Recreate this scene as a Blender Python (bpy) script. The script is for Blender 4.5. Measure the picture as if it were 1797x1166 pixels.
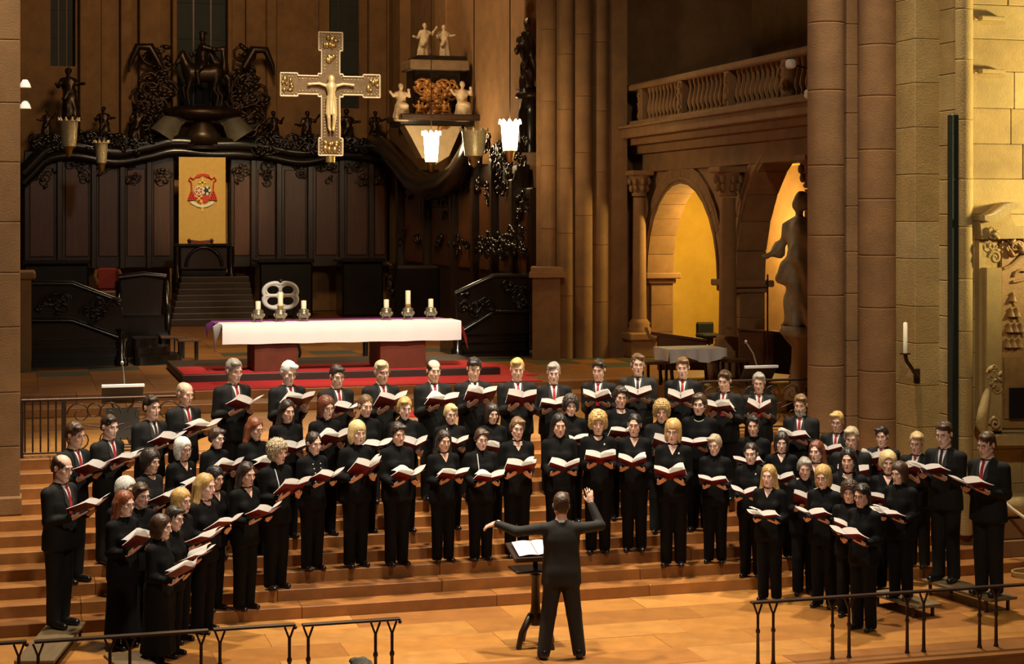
import bpy, math, random
import numpy as np
from mathutils import Vector, Matrix

# ------------------------------------------------------------------ camera, light, exposure
scene = bpy.context.scene
for o in list(bpy.data.objects):
    bpy.data.objects.remove(o, do_unlink=True)
C = scene.collection
IMG_W, IMG_H = 1797, 1166
FPX, HORIZON, CAM_H, YAW = 3000.0, 385.0, 4.56, math.radians(16)
cam_data = bpy.data.cameras.new('camera')
cam = bpy.data.objects.new('camera', cam_data); C.objects.link(cam)
cam.location = (0, 0, CAM_H)
cam.rotation_euler = (math.radians(90), 0, -YAW)
cam_data.sensor_fit = 'HORIZONTAL'; cam_data.sensor_width = 36
cam_data.lens = 36 * FPX / IMG_W
cam_data.shift_y = -(IMG_H / 2 - HORIZON) / IMG_W
cam_data.clip_end = 300
scene.camera = cam
scene.view_settings.view_transform = 'Standard'
scene.view_settings.look = 'None'
scene.view_settings.gamma = 1
scene.view_settings.use_curve_mapping = False
scene.view_settings.exposure = 0.1

world = bpy.data.worlds.new('world'); scene.world = world
world.use_nodes = True
world.node_tree.nodes['Background'].inputs[0].default_value = (1.0, 0.66, 0.36, 1)
world.node_tree.nodes['Background'].inputs[1].default_value = 0.01

def spot(name, loc, aim, power, size_deg, col, radius=0.35, blend=0.5):
    d = bpy.data.lights.new(name, 'SPOT'); d.energy = power; d.color = col
    d.spot_size = math.radians(size_deg); d.spot_blend = blend; d.shadow_soft_size = radius
    o = bpy.data.objects.new(name, d); C.objects.link(o); o.location = loc
    o.rotation_euler = (Vector(aim) - Vector(loc)).to_track_quat('-Z', 'Y').to_euler()
    return o
def point(name, loc, power, col, radius=0.2):
    d = bpy.data.lights.new(name, 'POINT'); d.energy = power; d.color = col; d.shadow_soft_size = radius
    o = bpy.data.objects.new(name, d); C.objects.link(o); o.location = loc
    return o
WARM = (1.0, 0.86, 0.68)
# lamps of the church that hang above or beside the picture
spot('vault_spotlight_offscreen', (0.2, 20.2, 15.0), (2.2, 19.6, 1.0), 8200, 50, WARM)
spot('vault_spotlight_offscreen', (5.3, 16.4, 15.0), (5.3, 20.2, 1.0), 8800, 50, WARM)
spot('vault_spotlight_offscreen', (10.4, 20.2, 15.0), (8.6, 19.6, 1.0), 8200, 46, WARM)
spot('vault_spotlight_offscreen', (5.3, 21.0, 16.0), (5.0, 25.6, 1.6), 4400, 40, WARM)
spot('altar_spotlight_offscreen', (5.3, 17.0, 15.0), (5.4, 29.6, 4.4), 13000, 22, WARM, 0.3)
spot('nave_spotlight_offscreen', (5.3, 8.0, 12.0), (5.3, 20.6, 2.2), 2300, 84, WARM, 0.5)
spot('wall_floodlight_offscreen', (16.6, 17.8, 5.4), (15.2, 20.3, 6.6), 2700, 130, (1.0, 0.82, 0.40), 0.3)
spot('throne_spotlight_offscreen', (5.2, 36.0, 14.0), (5.2, 51.2, 4.8), 5200, 13, (1.0, 0.78, 0.42), 0.2)
point('apse_lamp_offscreen', (5.3, 38.0, 14.0), 1900, (1.0, 0.66, 0.34), 1.0)
# the lamp of the lit side room; it hangs behind the wall between the two arches
point('side_room_lamp', (13.75, 31.6, 4.4), 330, (1.0, 0.72, 0.22), 0.2)

# ------------------------------------------------------------------ pixel -> place helpers
FX, FY = math.sin(YAW), math.cos(YAW)
RX, RY = math.cos(YAW), -math.sin(YAW)
def ray(px, py):
    a = (px - 898.5) / FPX
    return (a * RX + FX, a * RY + FY, (HORIZON - py) / FPX)
def at_h(px, py, h):            # point of the ground at height h seen at a pixel
    r = ray(px, py); s = (h - CAM_H) / r[2]
    return Vector((r[0] * s, r[1] * s, h))
def at_y(px, py, y):            # point of a wall plane Y=y
    r = ray(px, py); s = y / r[1]
    return Vector((r[0] * s, y, CAM_H + r[2] * s))
def at_x(px, py, x):            # point of a wall plane X=x
    r = ray(px, py); s = x / r[0]
    return Vector((x, r[1] * s, CAM_H + r[2] * s))
def x_at(px, y): return at_y(px, 400, y).x

# ------------------------------------------------------------------ materials
MATS = {}
def mat(name, col, rough=0.6, metal=0.0, var=0.0, scale=6.0, bump=0.0, bscale=60.0, stretch=(1, 1, 1), emit=None, spec=0.5, orand=0.2):
    if name in MATS: return MATS[name]
    m = bpy.data.materials.new(name); m.use_nodes = True
    nt = m.node_tree; b = nt.nodes['Principled BSDF']
    b.inputs['Base Color'].default_value = (*col, 1)
    b.inputs['Roughness'].default_value = rough; b.inputs['Metallic'].default_value = metal
    b.inputs['Specular IOR Level'].default_value = spec
    if emit:
        b.inputs['Emission Color'].default_value = (*emit[0], 1); b.inputs['Emission Strength'].default_value = emit[1]
    if var or bump:
        tc = nt.nodes.new('ShaderNodeTexCoord'); mp = nt.nodes.new('ShaderNodeMapping')
        mp.inputs['Scale'].default_value = stretch
        nt.links.new(tc.outputs['Object'], mp.inputs['Vector'])
    if var:
        oi = nt.nodes.new('ShaderNodeObjectInfo')
        n = nt.nodes.new('ShaderNodeTexNoise'); n.inputs['Scale'].default_value = scale; n.inputs['Detail'].default_value = 6
        n.inputs['Roughness'].default_value = 0.65
        nt.links.new(mp.outputs[0], n.inputs['Vector'])
        ad = nt.nodes.new('ShaderNodeMath'); ad.operation = 'MULTIPLY_ADD'
        nt.links.new(oi.outputs['Random'], ad.inputs[0]); ad.inputs[1].default_value = orand
        nt.links.new(n.outputs['Fac'], ad.inputs[2])
        r = nt.nodes.new('ShaderNodeValToRGB')
        lo = [max(0, c * (1 - var)) for c in col]; hi = [min(1, c * (1 + var)) for c in col]
        r.color_ramp.elements[0].position = 0.35; r.color_ramp.elements[0].color = (*lo, 1)
        r.color_ramp.elements[1].position = 0.95; r.color_ramp.elements[1].color = (*hi, 1)
        nt.links.new(ad.outputs[0], r.inputs['Fac']); nt.links.new(r.outputs[0], b.inputs['Base Color'])
    if bump:
        n2 = nt.nodes.new('ShaderNodeTexNoise'); n2.inputs['Scale'].default_value = bscale; n2.inputs['Detail'].default_value = 4
        nt.links.new(mp.outputs[0], n2.inputs['Vector'])
        bp = nt.nodes.new('ShaderNodeBump'); bp.inputs['Strength'].default_value = bump; bp.inputs['Distance'].default_value = 0.01
        nt.links.new(n2.outputs['Fac'], bp.inputs['Height']); nt.links.new(bp.outputs[0], b.inputs['Normal'])
    MATS[name] = m
    return m

# ------------------------------------------------------------------ mesh builder
def link_mesh(name, me, parent=None, loc=None, rotz=None):
    o = bpy.data.objects.new(name, me); C.objects.link(o)
    if parent is not None: o.parent = parent
    if loc is not None: o.location = loc
    if rotz is not None: o.rotation_euler = (0, 0, rotz)
    return o
def np_mesh(name, V, Q, mats, mi=None, smooth=True):
    """V (n,3), Q (m,4) quads (a triangle repeats its last index never: use from_pydata for those)"""
    me = bpy.data.meshes.new(name)
    n, m = len(V), len(Q)
    me.vertices.add(n); me.vertices.foreach_set('co', np.ascontiguousarray(V, dtype=np.float32).ravel())
    me.loops.add(m * 4); me.loops.foreach_set('vertex_index', np.ascontiguousarray(Q, dtype=np.int32).ravel())
    me.polygons.add(m)
    me.polygons.foreach_set('loop_start', np.arange(0, m * 4, 4, dtype=np.int32))
    me.polygons.foreach_set('loop_total', np.full(m, 4, dtype=np.int32))
    for x in mats: me.materials.append(x)
    if mi is not None: me.polygons.foreach_set('material_index', mi.astype(np.int32))
    me.polygons.foreach_set('use_smooth', np.full(m, smooth, dtype=bool))
    me.update(calc_edges=True)
    return me
def basis(d):
    d = Vector(d).normalized()
    a = Vector((0, 0, 1)) if abs(d.z) < 0.9 else Vector((1, 0, 0))
    u = d.cross(a).normalized(); v = d.cross(u)
    return u, v
class MB:
    def __init__(s): s.v = []; s.f = []; s.sm = []; s.mi = []; s.cur = 0
    def _add(s, vs, fs, smooth):
        b = len(s.v); s.v += [tuple(x) for x in vs]
        for q in fs: s.f.append(tuple(b + i for i in q)); s.sm.append(smooth); s.mi.append(s.cur)
    def m(s, i): s.cur = i; return s
    def box(s, c, size, bev=0.0, rot=None):
        hx, hy, hz = size[0] / 2, size[1] / 2, size[2] / 2
        if bev <= 0:
            vs = [(x, y, z) for x in (-hx, hx) for y in (-hy, hy) for z in (-hz, hz)]
            fs = [(0, 1, 3, 2), (4, 6, 7, 5), (0, 4, 5, 1), (2, 3, 7, 6), (0, 2, 6, 4), (1, 5, 7, 3)]
        else:
            e = min(bev, hx * .9, hy * .9, hz * .9)
            def ring(x, y, z): return [(-x + e, -y, z), (x - e, -y, z), (x, -y + e, z), (x, y - e, z), (x - e, y, z), (-x + e, y, z), (-x, y - e, z), (-x, -y + e, z)]
            def small(x, y, z): return [(-x + e, -y + e, z)] * 0 + [(a * (1 - 0) - math.copysign(e * .7, a), b - math.copysign(e * .7, b), z) for a, b, _ in ring(x, y, z)]
            vs = small(hx, hy, -hz) + ring(hx, hy, -hz + e) + ring(hx, hy, hz - e) + small(hx, hy, hz)
            fs = [tuple(range(7, -1, -1)), tuple(range(24, 32))]
            for l in range(3):
                for i in range(8):
                    j = (i + 1) % 8; fs.append((l * 8 + i, l * 8 + j, l * 8 + 8 + j, l * 8 + 8 + i))
        c = Vector(c)
        if rot is not None: vs = [rot @ Vector(v) for v in vs]
        s._add([Vector(v) + c for v in vs], fs, False); return s
    def bx(s, x0, x1, y0, y1, z0, z1, bev=0.0):
        return s.box(((x0 + x1) / 2, (y0 + y1) / 2, (z0 + z1) / 2), (abs(x1 - x0), abs(y1 - y0), abs(z1 - z0)), bev)
    def tube(s, pts, r, n=8, caps=True, smooth=True):
        pts = [Vector(p) for p in pts]; k = len(pts)
        rs = r if isinstance(r, (list, tuple)) else [r] * k
        vs = []; u = None
        for i in range(k):
            d = (pts[min(i + 1, k - 1)] - pts[max(i - 1, 0)])
            if d.length < 1e-9: d = Vector((0, 0, 1))
            d.normalize()
            if u is None: u, w = basis(d)
            else:
                u = (u - d * u.dot(d))
                if u.length < 1e-6: u, w = basis(d)
                u.normalize(); w = d.cross(u)
            for j in range(n):
                t = 2 * math.pi * j / n
                vs.append(pts[i] + (u * math.cos(t) + w * math.sin(t)) * rs[i])
        fs = [(i * n + j, i * n + (j + 1) % n, (i + 1) * n + (j + 1) % n, (i + 1) * n + j) for i in range(k - 1) for j in range(n)]
        s._add(vs, fs, smooth)
        if caps: s._add([vs[j] for j in range(n)] + [vs[(k - 1) * n + j] for j in range(n)], [tuple(range(n - 1, -1, -1)), tuple(range(n, 2 * n))], False)
        return s
    def lathe(s, prof, c=(0, 0, 0), n=16, smooth=True, a0=0.0, a1=2 * math.pi, sx=1.0, sy=1.0):
        full = abs(a1 - a0 - 2 * math.pi) < 1e-6
        m = n if full else n + 1; vs = []
        for (r, z) in prof:
            for j in range(m):
                t = a0 + (a1 - a0) * j / n
                vs.append((c[0] + r * math.cos(t) * sx, c[1] + r * math.sin(t) * sy, c[2] + z))
        fs = []
        for i in range(len(prof) - 1):
            for j in range(n):
                k = (j + 1) % m
                fs.append((i * m + j, i * m + k, (i + 1) * m + k, (i + 1) * m + j))
        s._add(vs, fs, smooth)
        if full:
            if prof[0][0] > 1e-6: s._add(vs[:m], [tuple(range(m - 1, -1, -1))], False)
            if prof[-1][0] > 1e-6: s._add(vs[-m:], [tuple(range(m))], False)
        return s
    def ball(s, c, r, n=10, rot=None):
        r = r if isinstance(r, (tuple, list)) else (r, r, r); vs = []
        h = max(4, n // 2 + 1)
        for i in range(h + 1):
            p = math.pi * i / h
            for j in range(n):
                t = 2 * math.pi * j / n
                v = Vector((r[0] * math.sin(p) * math.cos(t), r[1] * math.sin(p) * math.sin(t), -r[2] * math.cos(p)))
                if rot is not None: v = rot @ v
                vs.append(v + Vector(c))
        s._add(vs, [(i * n + j, i * n + (j + 1) % n, (i + 1) * n + (j + 1) % n, (i + 1) * n + j) for i in range(h) for j in range(n)], True); return s
    def prism(s, poly, lo, hi, axis='z', smooth=False):
        """poly of 2-D points extruded along an axis: z (x,y), y (x,z), x (y,z)"""
        def P(a, b, t): return (a, b, t) if axis == 'z' else ((a, t, b) if axis == 'y' else (t, a, b))
        n = len(poly)
        vs = [P(a, b, lo) for a, b in poly] + [P(a, b, hi) for a, b in poly]
        fs = [tuple(range(n - 1, -1, -1)), tuple(range(n, 2 * n))]
        s._add(vs, fs, False)
        s._add(vs, [(i, (i + 1) % n, n + (i + 1) % n, n + i) for i in range(n)], smooth); return s
    def quad(s, a, b, c, d): s._add([a, b, c, d], [(0, 1, 2, 3)], False); return s
    def grid(s, P, smooth=True):
        """P[i][j] of points -> sheet"""
        h, w = len(P), len(P[0])
        s._add([p for row in P for p in row], [(i * w + j, i * w + j + 1, (i + 1) * w + j + 1, (i + 1) * w + j) for i in range(h - 1) for j in range(w - 1)], smooth); return s
    def mesh(s, name, mats):
        me = bpy.data.meshes.new(name); me.from_pydata(s.v, [], s.f)
        for x in (mats if isinstance(mats, (list, tuple)) else [mats]): me.materials.append(x)
        me.polygons.foreach_set('use_smooth', s.sm); me.polygons.foreach_set('material_index', s.mi)
        me.update(); return me
    def build(s, name, mats, parent=None, loc=None, rotz=None):
        return link_mesh(name, s.mesh(name, mats), parent, loc, rotz)
def tag(o, label=None, cat=None, group=None, kind=None):
    if label: o['label'] = label
    if cat: o['category'] = cat
    if group: o['group'] = group
    if kind: o['kind'] = kind
    return o
def thing(name, label=None, cat=None, loc=(0, 0, 0), rotz=0.0, group=None, kind=None):
    o = bpy.data.objects.new(name, None); C.objects.link(o); o.empty_display_size = 0.1
    o.location = loc; o.rotation_euler = (0, 0, rotz)
    return tag(o, label, cat, group, kind)
def copy_tree(o, parent=None):
    c = o.copy(); C.objects.link(c)
    if parent is not None: c.parent = parent
    for ch in list(o.children): copy_tree(ch, c)
    return c
# ------------------------------------------------------------------ the place: levels and main lines (metres)
RISE, TREAD, Y1 = 0.137, 0.316, 19.41        # stair riser, tread, front of the first step
LAND = 11 * RISE                             # landing above eleven steps
YL = Y1 + 10 * TREAD                         # front edge of the landing
CH = 13 * RISE                               # choir floor
Y12, Y13 = 27.2, 27.95                       # two altar steps
YPRE, HPRE = 29.34, 13 * RISE + 0.14         # altar predella
AX = 5.35                                    # axis of the church
XG = 12.28                                   # front plane of the gallery
random.seed(7)

STONE = lambda i=0: mat('sandstone_%d' % i, [(.26, .134, .047), (.285, .147, .052), (.24, .124, .044)][i], .85, var=.28, scale=2.2, bump=.35, bscale=55, orand=.06)
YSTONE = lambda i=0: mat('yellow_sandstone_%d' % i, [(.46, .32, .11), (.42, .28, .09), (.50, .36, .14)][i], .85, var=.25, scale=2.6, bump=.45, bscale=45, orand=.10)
FLOOR = lambda i=0: mat('floor_stone_%d' % i, [(.36, .156, .033), (.30, .124, .027), (.41, .188, .044), (.26, .103, .024)][i], .38, var=.30, scale=3.0, bump=.06, bscale=20)
STEP = lambda i=0: mat('step_stone_%d' % i, [(.27, .106, .024), (.22, .083, .020), (.32, .130, .030)][i], .42, var=.30, scale=3.5, bump=.08, bscale=25)
DARKWOOD = mat('dark_carved_wood', (.030, .014, .0065), .30, var=.5, scale=3, bump=.15, bscale=30, stretch=(6, 6, .6))
BLACKWOOD = mat('black_polished_wood', (.0105, .0068, .0046), .22, var=.4, scale=4, bump=.1, bscale=30)
REDWOOD = mat('reddish_panel_wood', (.085, .027, .008), .35, var=.45, scale=2.4, bump=.1, bscale=25, stretch=(7, 7, .5))
BROWNWOOD = mat('brown_bench_wood', (.10, .040, .014), .4, var=.35, scale=3, bump=.1, bscale=25, stretch=(1, 6, 6))
IRON = mat('wrought_iron', (.050, .028, .017), .38, .5)
BRONZE = mat('dark_bronze', (.045, .026, .015), .35, .6, var=.4, scale=5)
GOLD = mat('old_gold', (.55, .36, .12), .35, .8, var=.3, scale=14)
WHITE = mat('white_linen', (.82, .80, .77), .8)

def block_row(parent, name, x0, x1, y0, y1, z0, z1, lo, hi, mats, bev=.006, gap=.004, cut=None):
    x = x0
    while x < x1 - .05:
        w = random.uniform(lo, hi); e = min(x + w, x1)
        if x1 - e < .3: e = x1
        dz = random.uniform(-.003, .002)
        MB().bx(0, e - x - gap, 0, y1 - y0 - gap, 0, z1 - z0 + dz, bev).build(name, random.choice(mats), parent, (x, y0, z0))
        x = e

# floor in front of the steps, slab by slab
YF = 15.8
fl = MB().bx(-4, 19, YF, Y1, -.14, -.035).build('floor', STEP(1)); tag(fl, kind='structure')
rows = 6; dy = (Y1 - YF) / rows
for r in range(rows):
    block_row(fl, 'slab', -4 + random.uniform(-.5, 0), 18.5, YF + r * dy, YF + (r + 1) * dy, -.034, 0, .8, 2.3, [FLOOR(0), FLOOR(0), FLOOR(1), FLOOR(2), FLOOR(3)], .002, .003)
fl2 = MB().bx(-6, 22, -4, YF, -.35, -.14).build('floor', STEP(1)); tag(fl2, kind='structure')

# eleven steps of stone blocks
st = thing('staircase', kind='structure')
XR = {1: x_at(1795, Y1), 2: 14.9, 3: 14.6, 4: 14.3}
for k in range(1, 12):
    y0 = Y1 + (k - 1) * TREAD
    xr = {1: x_at(1795, Y1)}.get(k, 14.6 if k < 4 else (12.9 if k < 6 else 11.6))
    block_row(st, 'step_block', -3.2, xr, y0, y0 + TREAD + .02, (k - 1) * RISE - .03, k * RISE, 1.3, 2.6, [STEP(0), STEP(0), STEP(1), STEP(2)], .008, .003)
# rounded end of the first step
xr = x_at(1795, Y1)
MB().prism([(0, 0)] + [(.22 * math.sin(t), .22 - .22 * math.cos(t)) for t in np.linspace(.1, math.pi / 2, 7)] + [(.22, TREAD), (0, TREAD)], 0, RISE).build('step_block', STEP(0), st, (xr, Y1, 0))
# landing
la = MB().bx(-3.2, 13.5, YL + TREAD - .04, 32, .6, LAND - .03).build('floor', STEP(1)); tag(la, kind='structure')
rows = 5; dy = (Y12 - YL - TREAD) / rows
for r in range(rows):
    block_row(la, 'slab', -3.2, 12.2, YL + TREAD + r * dy, YL + TREAD + (r + 1) * dy, LAND - .03, LAND, .7, 1.5, [FLOOR(0), FLOOR(2), FLOOR(2), FLOOR(1)], .002, .003)
# two altar steps and the choir floor
st2 = thing('staircase', kind='structure')
block_row(st2, 'step_block', -2.5, 10.2, Y12, Y13 + .03, LAND, LAND + RISE, 1.4, 2.6, [STEP(0), STEP(2)], .008, .003)
block_row(st2, 'step_block', -2.5, 10.2, Y13, Y13 + .5, LAND + RISE - .03, CH, 1.4, 2.6, [STEP(0), STEP(2)], .008, .003)
cf = MB().bx(-3, 17, Y13 + .45, 56, CH - .4, CH - .02).build('floor', STEP(1)); tag(cf, kind='structure')
TG = mat('green_floor_tile', (.060, .075, .045), .45, var=.3, scale=4); 
ty = Y13 + .5; r = 0
while ty < 46:
    s_ = .92; tx = -2.5; c = 0
    while tx < 11.6:
        band = (r in (4, 5)) or (r == 7)
        mm = TG if ((r + c) % 2 == 0 and (band or tx < 1.2 and r > 2 or tx > 9.3 and r > 1)) else random.choice([FLOOR(1), FLOOR(3), STEP(0)])
        MB().bx(0, s_ - .004, 0, s_ - .004, -.02, 0, .002).build('tile', mm, cf, (tx, ty, CH)); tx += s_; c += 1
    ty += s_; r += 1
# side platform under the gallery
sp = MB().bx(10.2, 17, 25.0, Y13 + .5, LAND - .02, CH).build('floor', FLOOR(3)); tag(sp, kind='structure')

# round pier at the edge of the nave, and the half pier behind it
def round_pier(name, cx, cy, r, z0, z1, n, mats, plinth=None):
    p = thing(name, kind='structure')
    z = z0; 
    while z < z1:
        h = random.uniform(.55, .75)
        MB().lathe([(r - .006, 0), (r, .006), (r, h - .010), (r - .006, h - .004)], n=28).build('stone_drum', random.choice(mats), p, (cx, cy, z)); z += h
    if plinth:
        MB().lathe([(r + .12, -.5), (r + .12, .10), (r + .06, .14), (r + .08, .20), (r + .02, .26)], n=28).build('plinth', mats[0], p, (cx, cy, z0))
    return p
rr = 1.5
pp = thing('wall_left', kind='structure')
y0 = Y1 + 7 * TREAD
z = 8 * RISE
while z < 9.5:
    h = random.uniform(.6, .8)
    MB().bx(-2.6, -.02, y0 + .05, y0 + 1.7, z, z + h - .004, .01).build('stone_block', random.choice([STONE(0), STONE(1)]), pp); z += h
MB().bx(-2.7, .0, y0 - .02, y0 + 1.8, 7 * RISE, 8 * RISE + .09, .02).build('plinth', STONE(1), pp)
# lighter pilaster further back, with its capital ledge
q = at_h(55, 652, CH)
MB().bx(-1.6, q.x, q.y, q.y + 1.6, CH, at_y(55, 490, q.y).z).build('pilaster', STONE(1), pp)
MB().bx(-1.6, q.x + .08, q.y - .08, q.y + 1.6, at_y(55, 490, q.y).z, at_y(55, 478, q.y).z, .03).build('pilaster_cap', STONE(1), pp)
MB().bx(-1.6, q.x - .25, q.y + .3, q.y + 1.6, CH, 13.5).build('pilaster', STONE(0), pp)

# pier at the far side of the choir: four round shafts on a plinth
pr = thing('wall_right', kind='structure')
yb = at_h(960, 632, CH).y
edges = [949, 981, 1008, 1040, 1073]
for i in range(4):
    xa, xb = x_at(edges[i], yb + .3), x_at(edges[i + 1], yb + .3)
    c = (xa + xb) / 2; r_ = (xb - xa) / 2 * 1.03
    z = CH
    while z < 13.4:
        h = random.uniform(1.1, 1.5); MB().lathe([(r_, 0), (r_, h - .008)], n=20).build('stone_drum', STONE(2), pr, (c, yb + .3 + .12 * abs(i - 1.5), z)); z += h
MB().prism([(x_at(941, yb + .38), yb + .38), (x_at(1112, yb), yb + .38), (x_at(1112, yb), yb + 2.2), (x_at(948, yb + 2.2), yb + 2.2)], CH, 13.5).build('pier_core', STONE(2), pr)
zc = at_y(950, 487, yb).z
MB().prism([(x_at(933, yb), yb - .05), (x_at(980, yb), yb - .12), (x_at(985, yb), yb + .4), (x_at(936, yb + .9), yb + .9)], CH, zc).build('plinth', STONE(0), pr)
for a, b, o in ((0, .10, .10), (.10, .2, .05)):
    MB().prism([(x_at(933, yb) - o, yb - .05 - o), (x_at(980, yb) + o, yb - .12 - o), (x_at(985, yb) + o, yb + .4), (x_at(936, yb + .9) - o * .5, yb + .9)], zc + a, zc + b).build('plinth_moulding', STONE(1), pr)

# gallery wall with two arches on X = XG
gw = thing('wall_gallery', kind='structure')
ZF, ZL, ZR = 5.64, 6.41, 7.28
IMP = 3.45
def px_y(px): return at_x(px, 400, XG).y
Ya0, Ya1 = px_y(1263), px_y(1141)      # opening of the first arch
Yb0, Yb1 = 23.2, px_y(1297)                        # opening of the second
Yend = yb + 1.2
TH = .5
def arch_wall(y0, y1, top):
    """wall above an arched opening, from the springing line to top, as voussoirs and spandrel"""
    c = (y0 + y1) / 2; r_ = (y1 - y0) / 2; n = 14
    for i in range(n):
        a, b = math.pi * i / n, math.pi * (i + 1) / n - .006
        poly = [(c + (r_) * math.cos(a), IMP + r_ * math.sin(a)), (c + (r_ + .38) * math.cos(a), IMP + (r_ + .38) * math.sin(a)), (c + (r_ + .38) * math.cos(b), IMP + (r_ + .38) * math.sin(b)), (c + r_ * math.cos(b), IMP + r_ * math.sin(b))]
        MB().prism(poly[::-1], XG - .06, XG + TH, 'x').build('voussoir', STONE(random.choice((0, 0, 1))), gw)
    for q_, d in ((.10, .10), (.28, .05)):
        MB().tube([(XG - .05, c + (r_ + q_) * math.cos(t), IMP + (r_ + q_) * math.sin(t)) for t in np.linspace(0, math.pi, 21)], d * .5, 6).build('arch_moulding', STONE(1), gw)
    R2 = r_ + .38
    arc = [(c + R2 * math.cos(t), IMP + R2 * math.sin(t)) for t in np.linspace(math.pi, 0, 21)]
    P1 = [(y, z) for y, z in arc]; top_ = [(y, top) for y, z in arc]
    m = MB()
    for X in (XG, XG + TH): m.grid([[(X, y, z) for y, z in P1], [(X, y, z) for y, z in top_]], False)
    m.build('spandrel', STONE(0), gw)
arch_wall(Ya0, Ya1, ZF); arch_wall(Yb0, Yb1, ZF)
for a, b in ((Yb1, Ya0), (Ya1, Yend)):
    z = CH; 
    while z < IMP - .1:
        h = min(random.uniform(.45, .6), IMP - z); MB().bx(XG + .02, XG + TH, a, b, z, z + h - .004, .01).build('stone_block', STONE(random.choice((0, 1))), gw); z += h
    for q_, (z0_, z1_, o) in enumerate(((IMP - .20, IMP - .10, .05), (IMP - .10, IMP + .02, .13))):
        MB().bx(XG - o, XG + TH + o, a - o, b + o, z0_, z1_, .02).build('impost', STONE(1), gw)
MB().bx(XG + .01, XG + TH, Yb1 + .38, Ya0 - .38, IMP, ZF).build('spandrel', STONE(0), gw)
MB().bx(XG + .01, XG + TH, Ya1 + .38, Yend, IMP, ZF).build('spandrel', STONE(0), gw)
# entablature: frieze, deep cornice, ledge
for z0_, z1_, o in ((ZF - .12, ZF + .25, .08), (ZF + .25, ZF + .42, .22), (ZF + .42, ZL - .22, .40), (ZL - .22, ZL - .03, .62), (ZL - .03, ZL + .03, .70)):
    MB().bx(XG - o, XG + TH, 22.5, Yend, z0_, z1_, .015).build('cornice', STONE(random.choice((0, 2))), gw)
# back wall above the gallery
MB().bx(XG - .75, XG + TH, Yend, Yend + .4, CH, ZL).build('return_wall', STONE(2), gw)
MB().bx(XG + 2.6, XG + 3.2, 22.5, Yend + 3, CH, 14).build('upper_wall', STONE(2), gw)
MB().bx(XG - .6, XG + 3.2, Yend, Yend + .5, ZL, 14).build('upper_wall', STONE(2), gw)
for px in (1203, 1240, 1262, 1296):
    q = at_x(px, 60, XG + 2.5); MB().lathe([(.10, 0), (.10, 8)], n=10).build('wall_shaft', STONE(2), gw, (XG + 2.55, q.y, ZL))
# side chapel behind the arches (ochre plaster)
OCH = mat('ochre_plaster', (.52, .33, .045), .85, var=.18, scale=1.6, bump=.2, bscale=30)
ch = MB().bx(XG + 3.0, XG + 3.2, 21.2, 40, CH, ZF + .6).build('wall_chapel', OCH); tag(ch, kind='structure')
c2 = MB().bx(XG + TH, XG + 3.2, Yend + .9, Yend + 1.1, CH, ZF + .6).build('wall_chapel', OCH); tag(c2, kind='structure')
c3 = MB().bx(XG + TH, XG + 3.0, 22, Yend + 1, ZF, ZF + .15).build('ceiling', OCH); tag(c3, kind='structure')
for yy in (at_x(1186, 400, XG + 2.8).y, at_x(1348, 400, XG + 2.8).y):
    MB().bx(XG + 2.7, XG + 3.0, yy, yy + .5, CH, 4.25).build('pilaster', OCH, ch)
    MB().bx(XG + 2.6, XG + 3.0, yy - .12, yy + .6, 4.25, 4.5, .02).build('pilaster_cap', OCH, ch)

# columns in front of the piers
def column(px, ytop, ybase, label, rad, X=XG - .30):
    y = at_x(px, 400, X).y; zt = at_x(px, ytop, X).z; zb = at_x(px, ybase, X).z
    t = thing('column', label, 'column', (X, y, 0), group=None)
    MB().bx(-rad * 1.9, rad * 1.9, -rad * 1.9, rad * 1.9, CH, zb - .42, .02).build('pedestal', STONE(1), t)
    MB().bx(-rad * 2.3, rad * 2.3, -rad * 2.3, rad * 2.3, zb - .42, zb - .26, .03).build('pedestal_cap', STONE(1), t)
    MB().lathe([(rad * 1.7, -.26), (rad * 1.7, -.20), (rad * 1.45, -.14), (rad * 1.55, -.08), (rad * 1.1, 0)], (0, 0, zb), 20).build('base', STONE(1), t)
    MB().lathe([(rad * 1.05, zb), (rad, zb + .4), (rad * .9, zt - .02)], n=20).build('shaft', STONE(1), t)
    cp = MB().lathe([(rad * .95, 0), (rad * 1.15, .04), (rad * .95, .08), (rad * 1.2, .3), (rad * 1.65, .42)], (0, 0, zt), 16)
    for i in range(8):
        a = i * math.pi / 4
        for zz, rr_ in ((.16, 1.25), (.30, 1.5)):
            cp.ball((rad * rr_ * math.cos(a), rad * rr_ * math.sin(a), zt + zz), (.05, .05, .08), 6)
    cp.build('capital', STONE(1), t)
    MB().bx(-rad * 1.7, rad * 1.7, -rad * 1.7, rad * 1.7, zt + .42, zt + .52, .02).build('abacus', STONE(1), t)
    return t
column(1277, 345, 588, 'round stone column with leafy capital between the two lit arches', .155)
column(1122, 345, 560, 'slim stone column with leafy capital beside the clustered shafts', .14)
column(1424, 330, 630, 'slender pink stone column next to the robed statue', .12)

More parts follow.
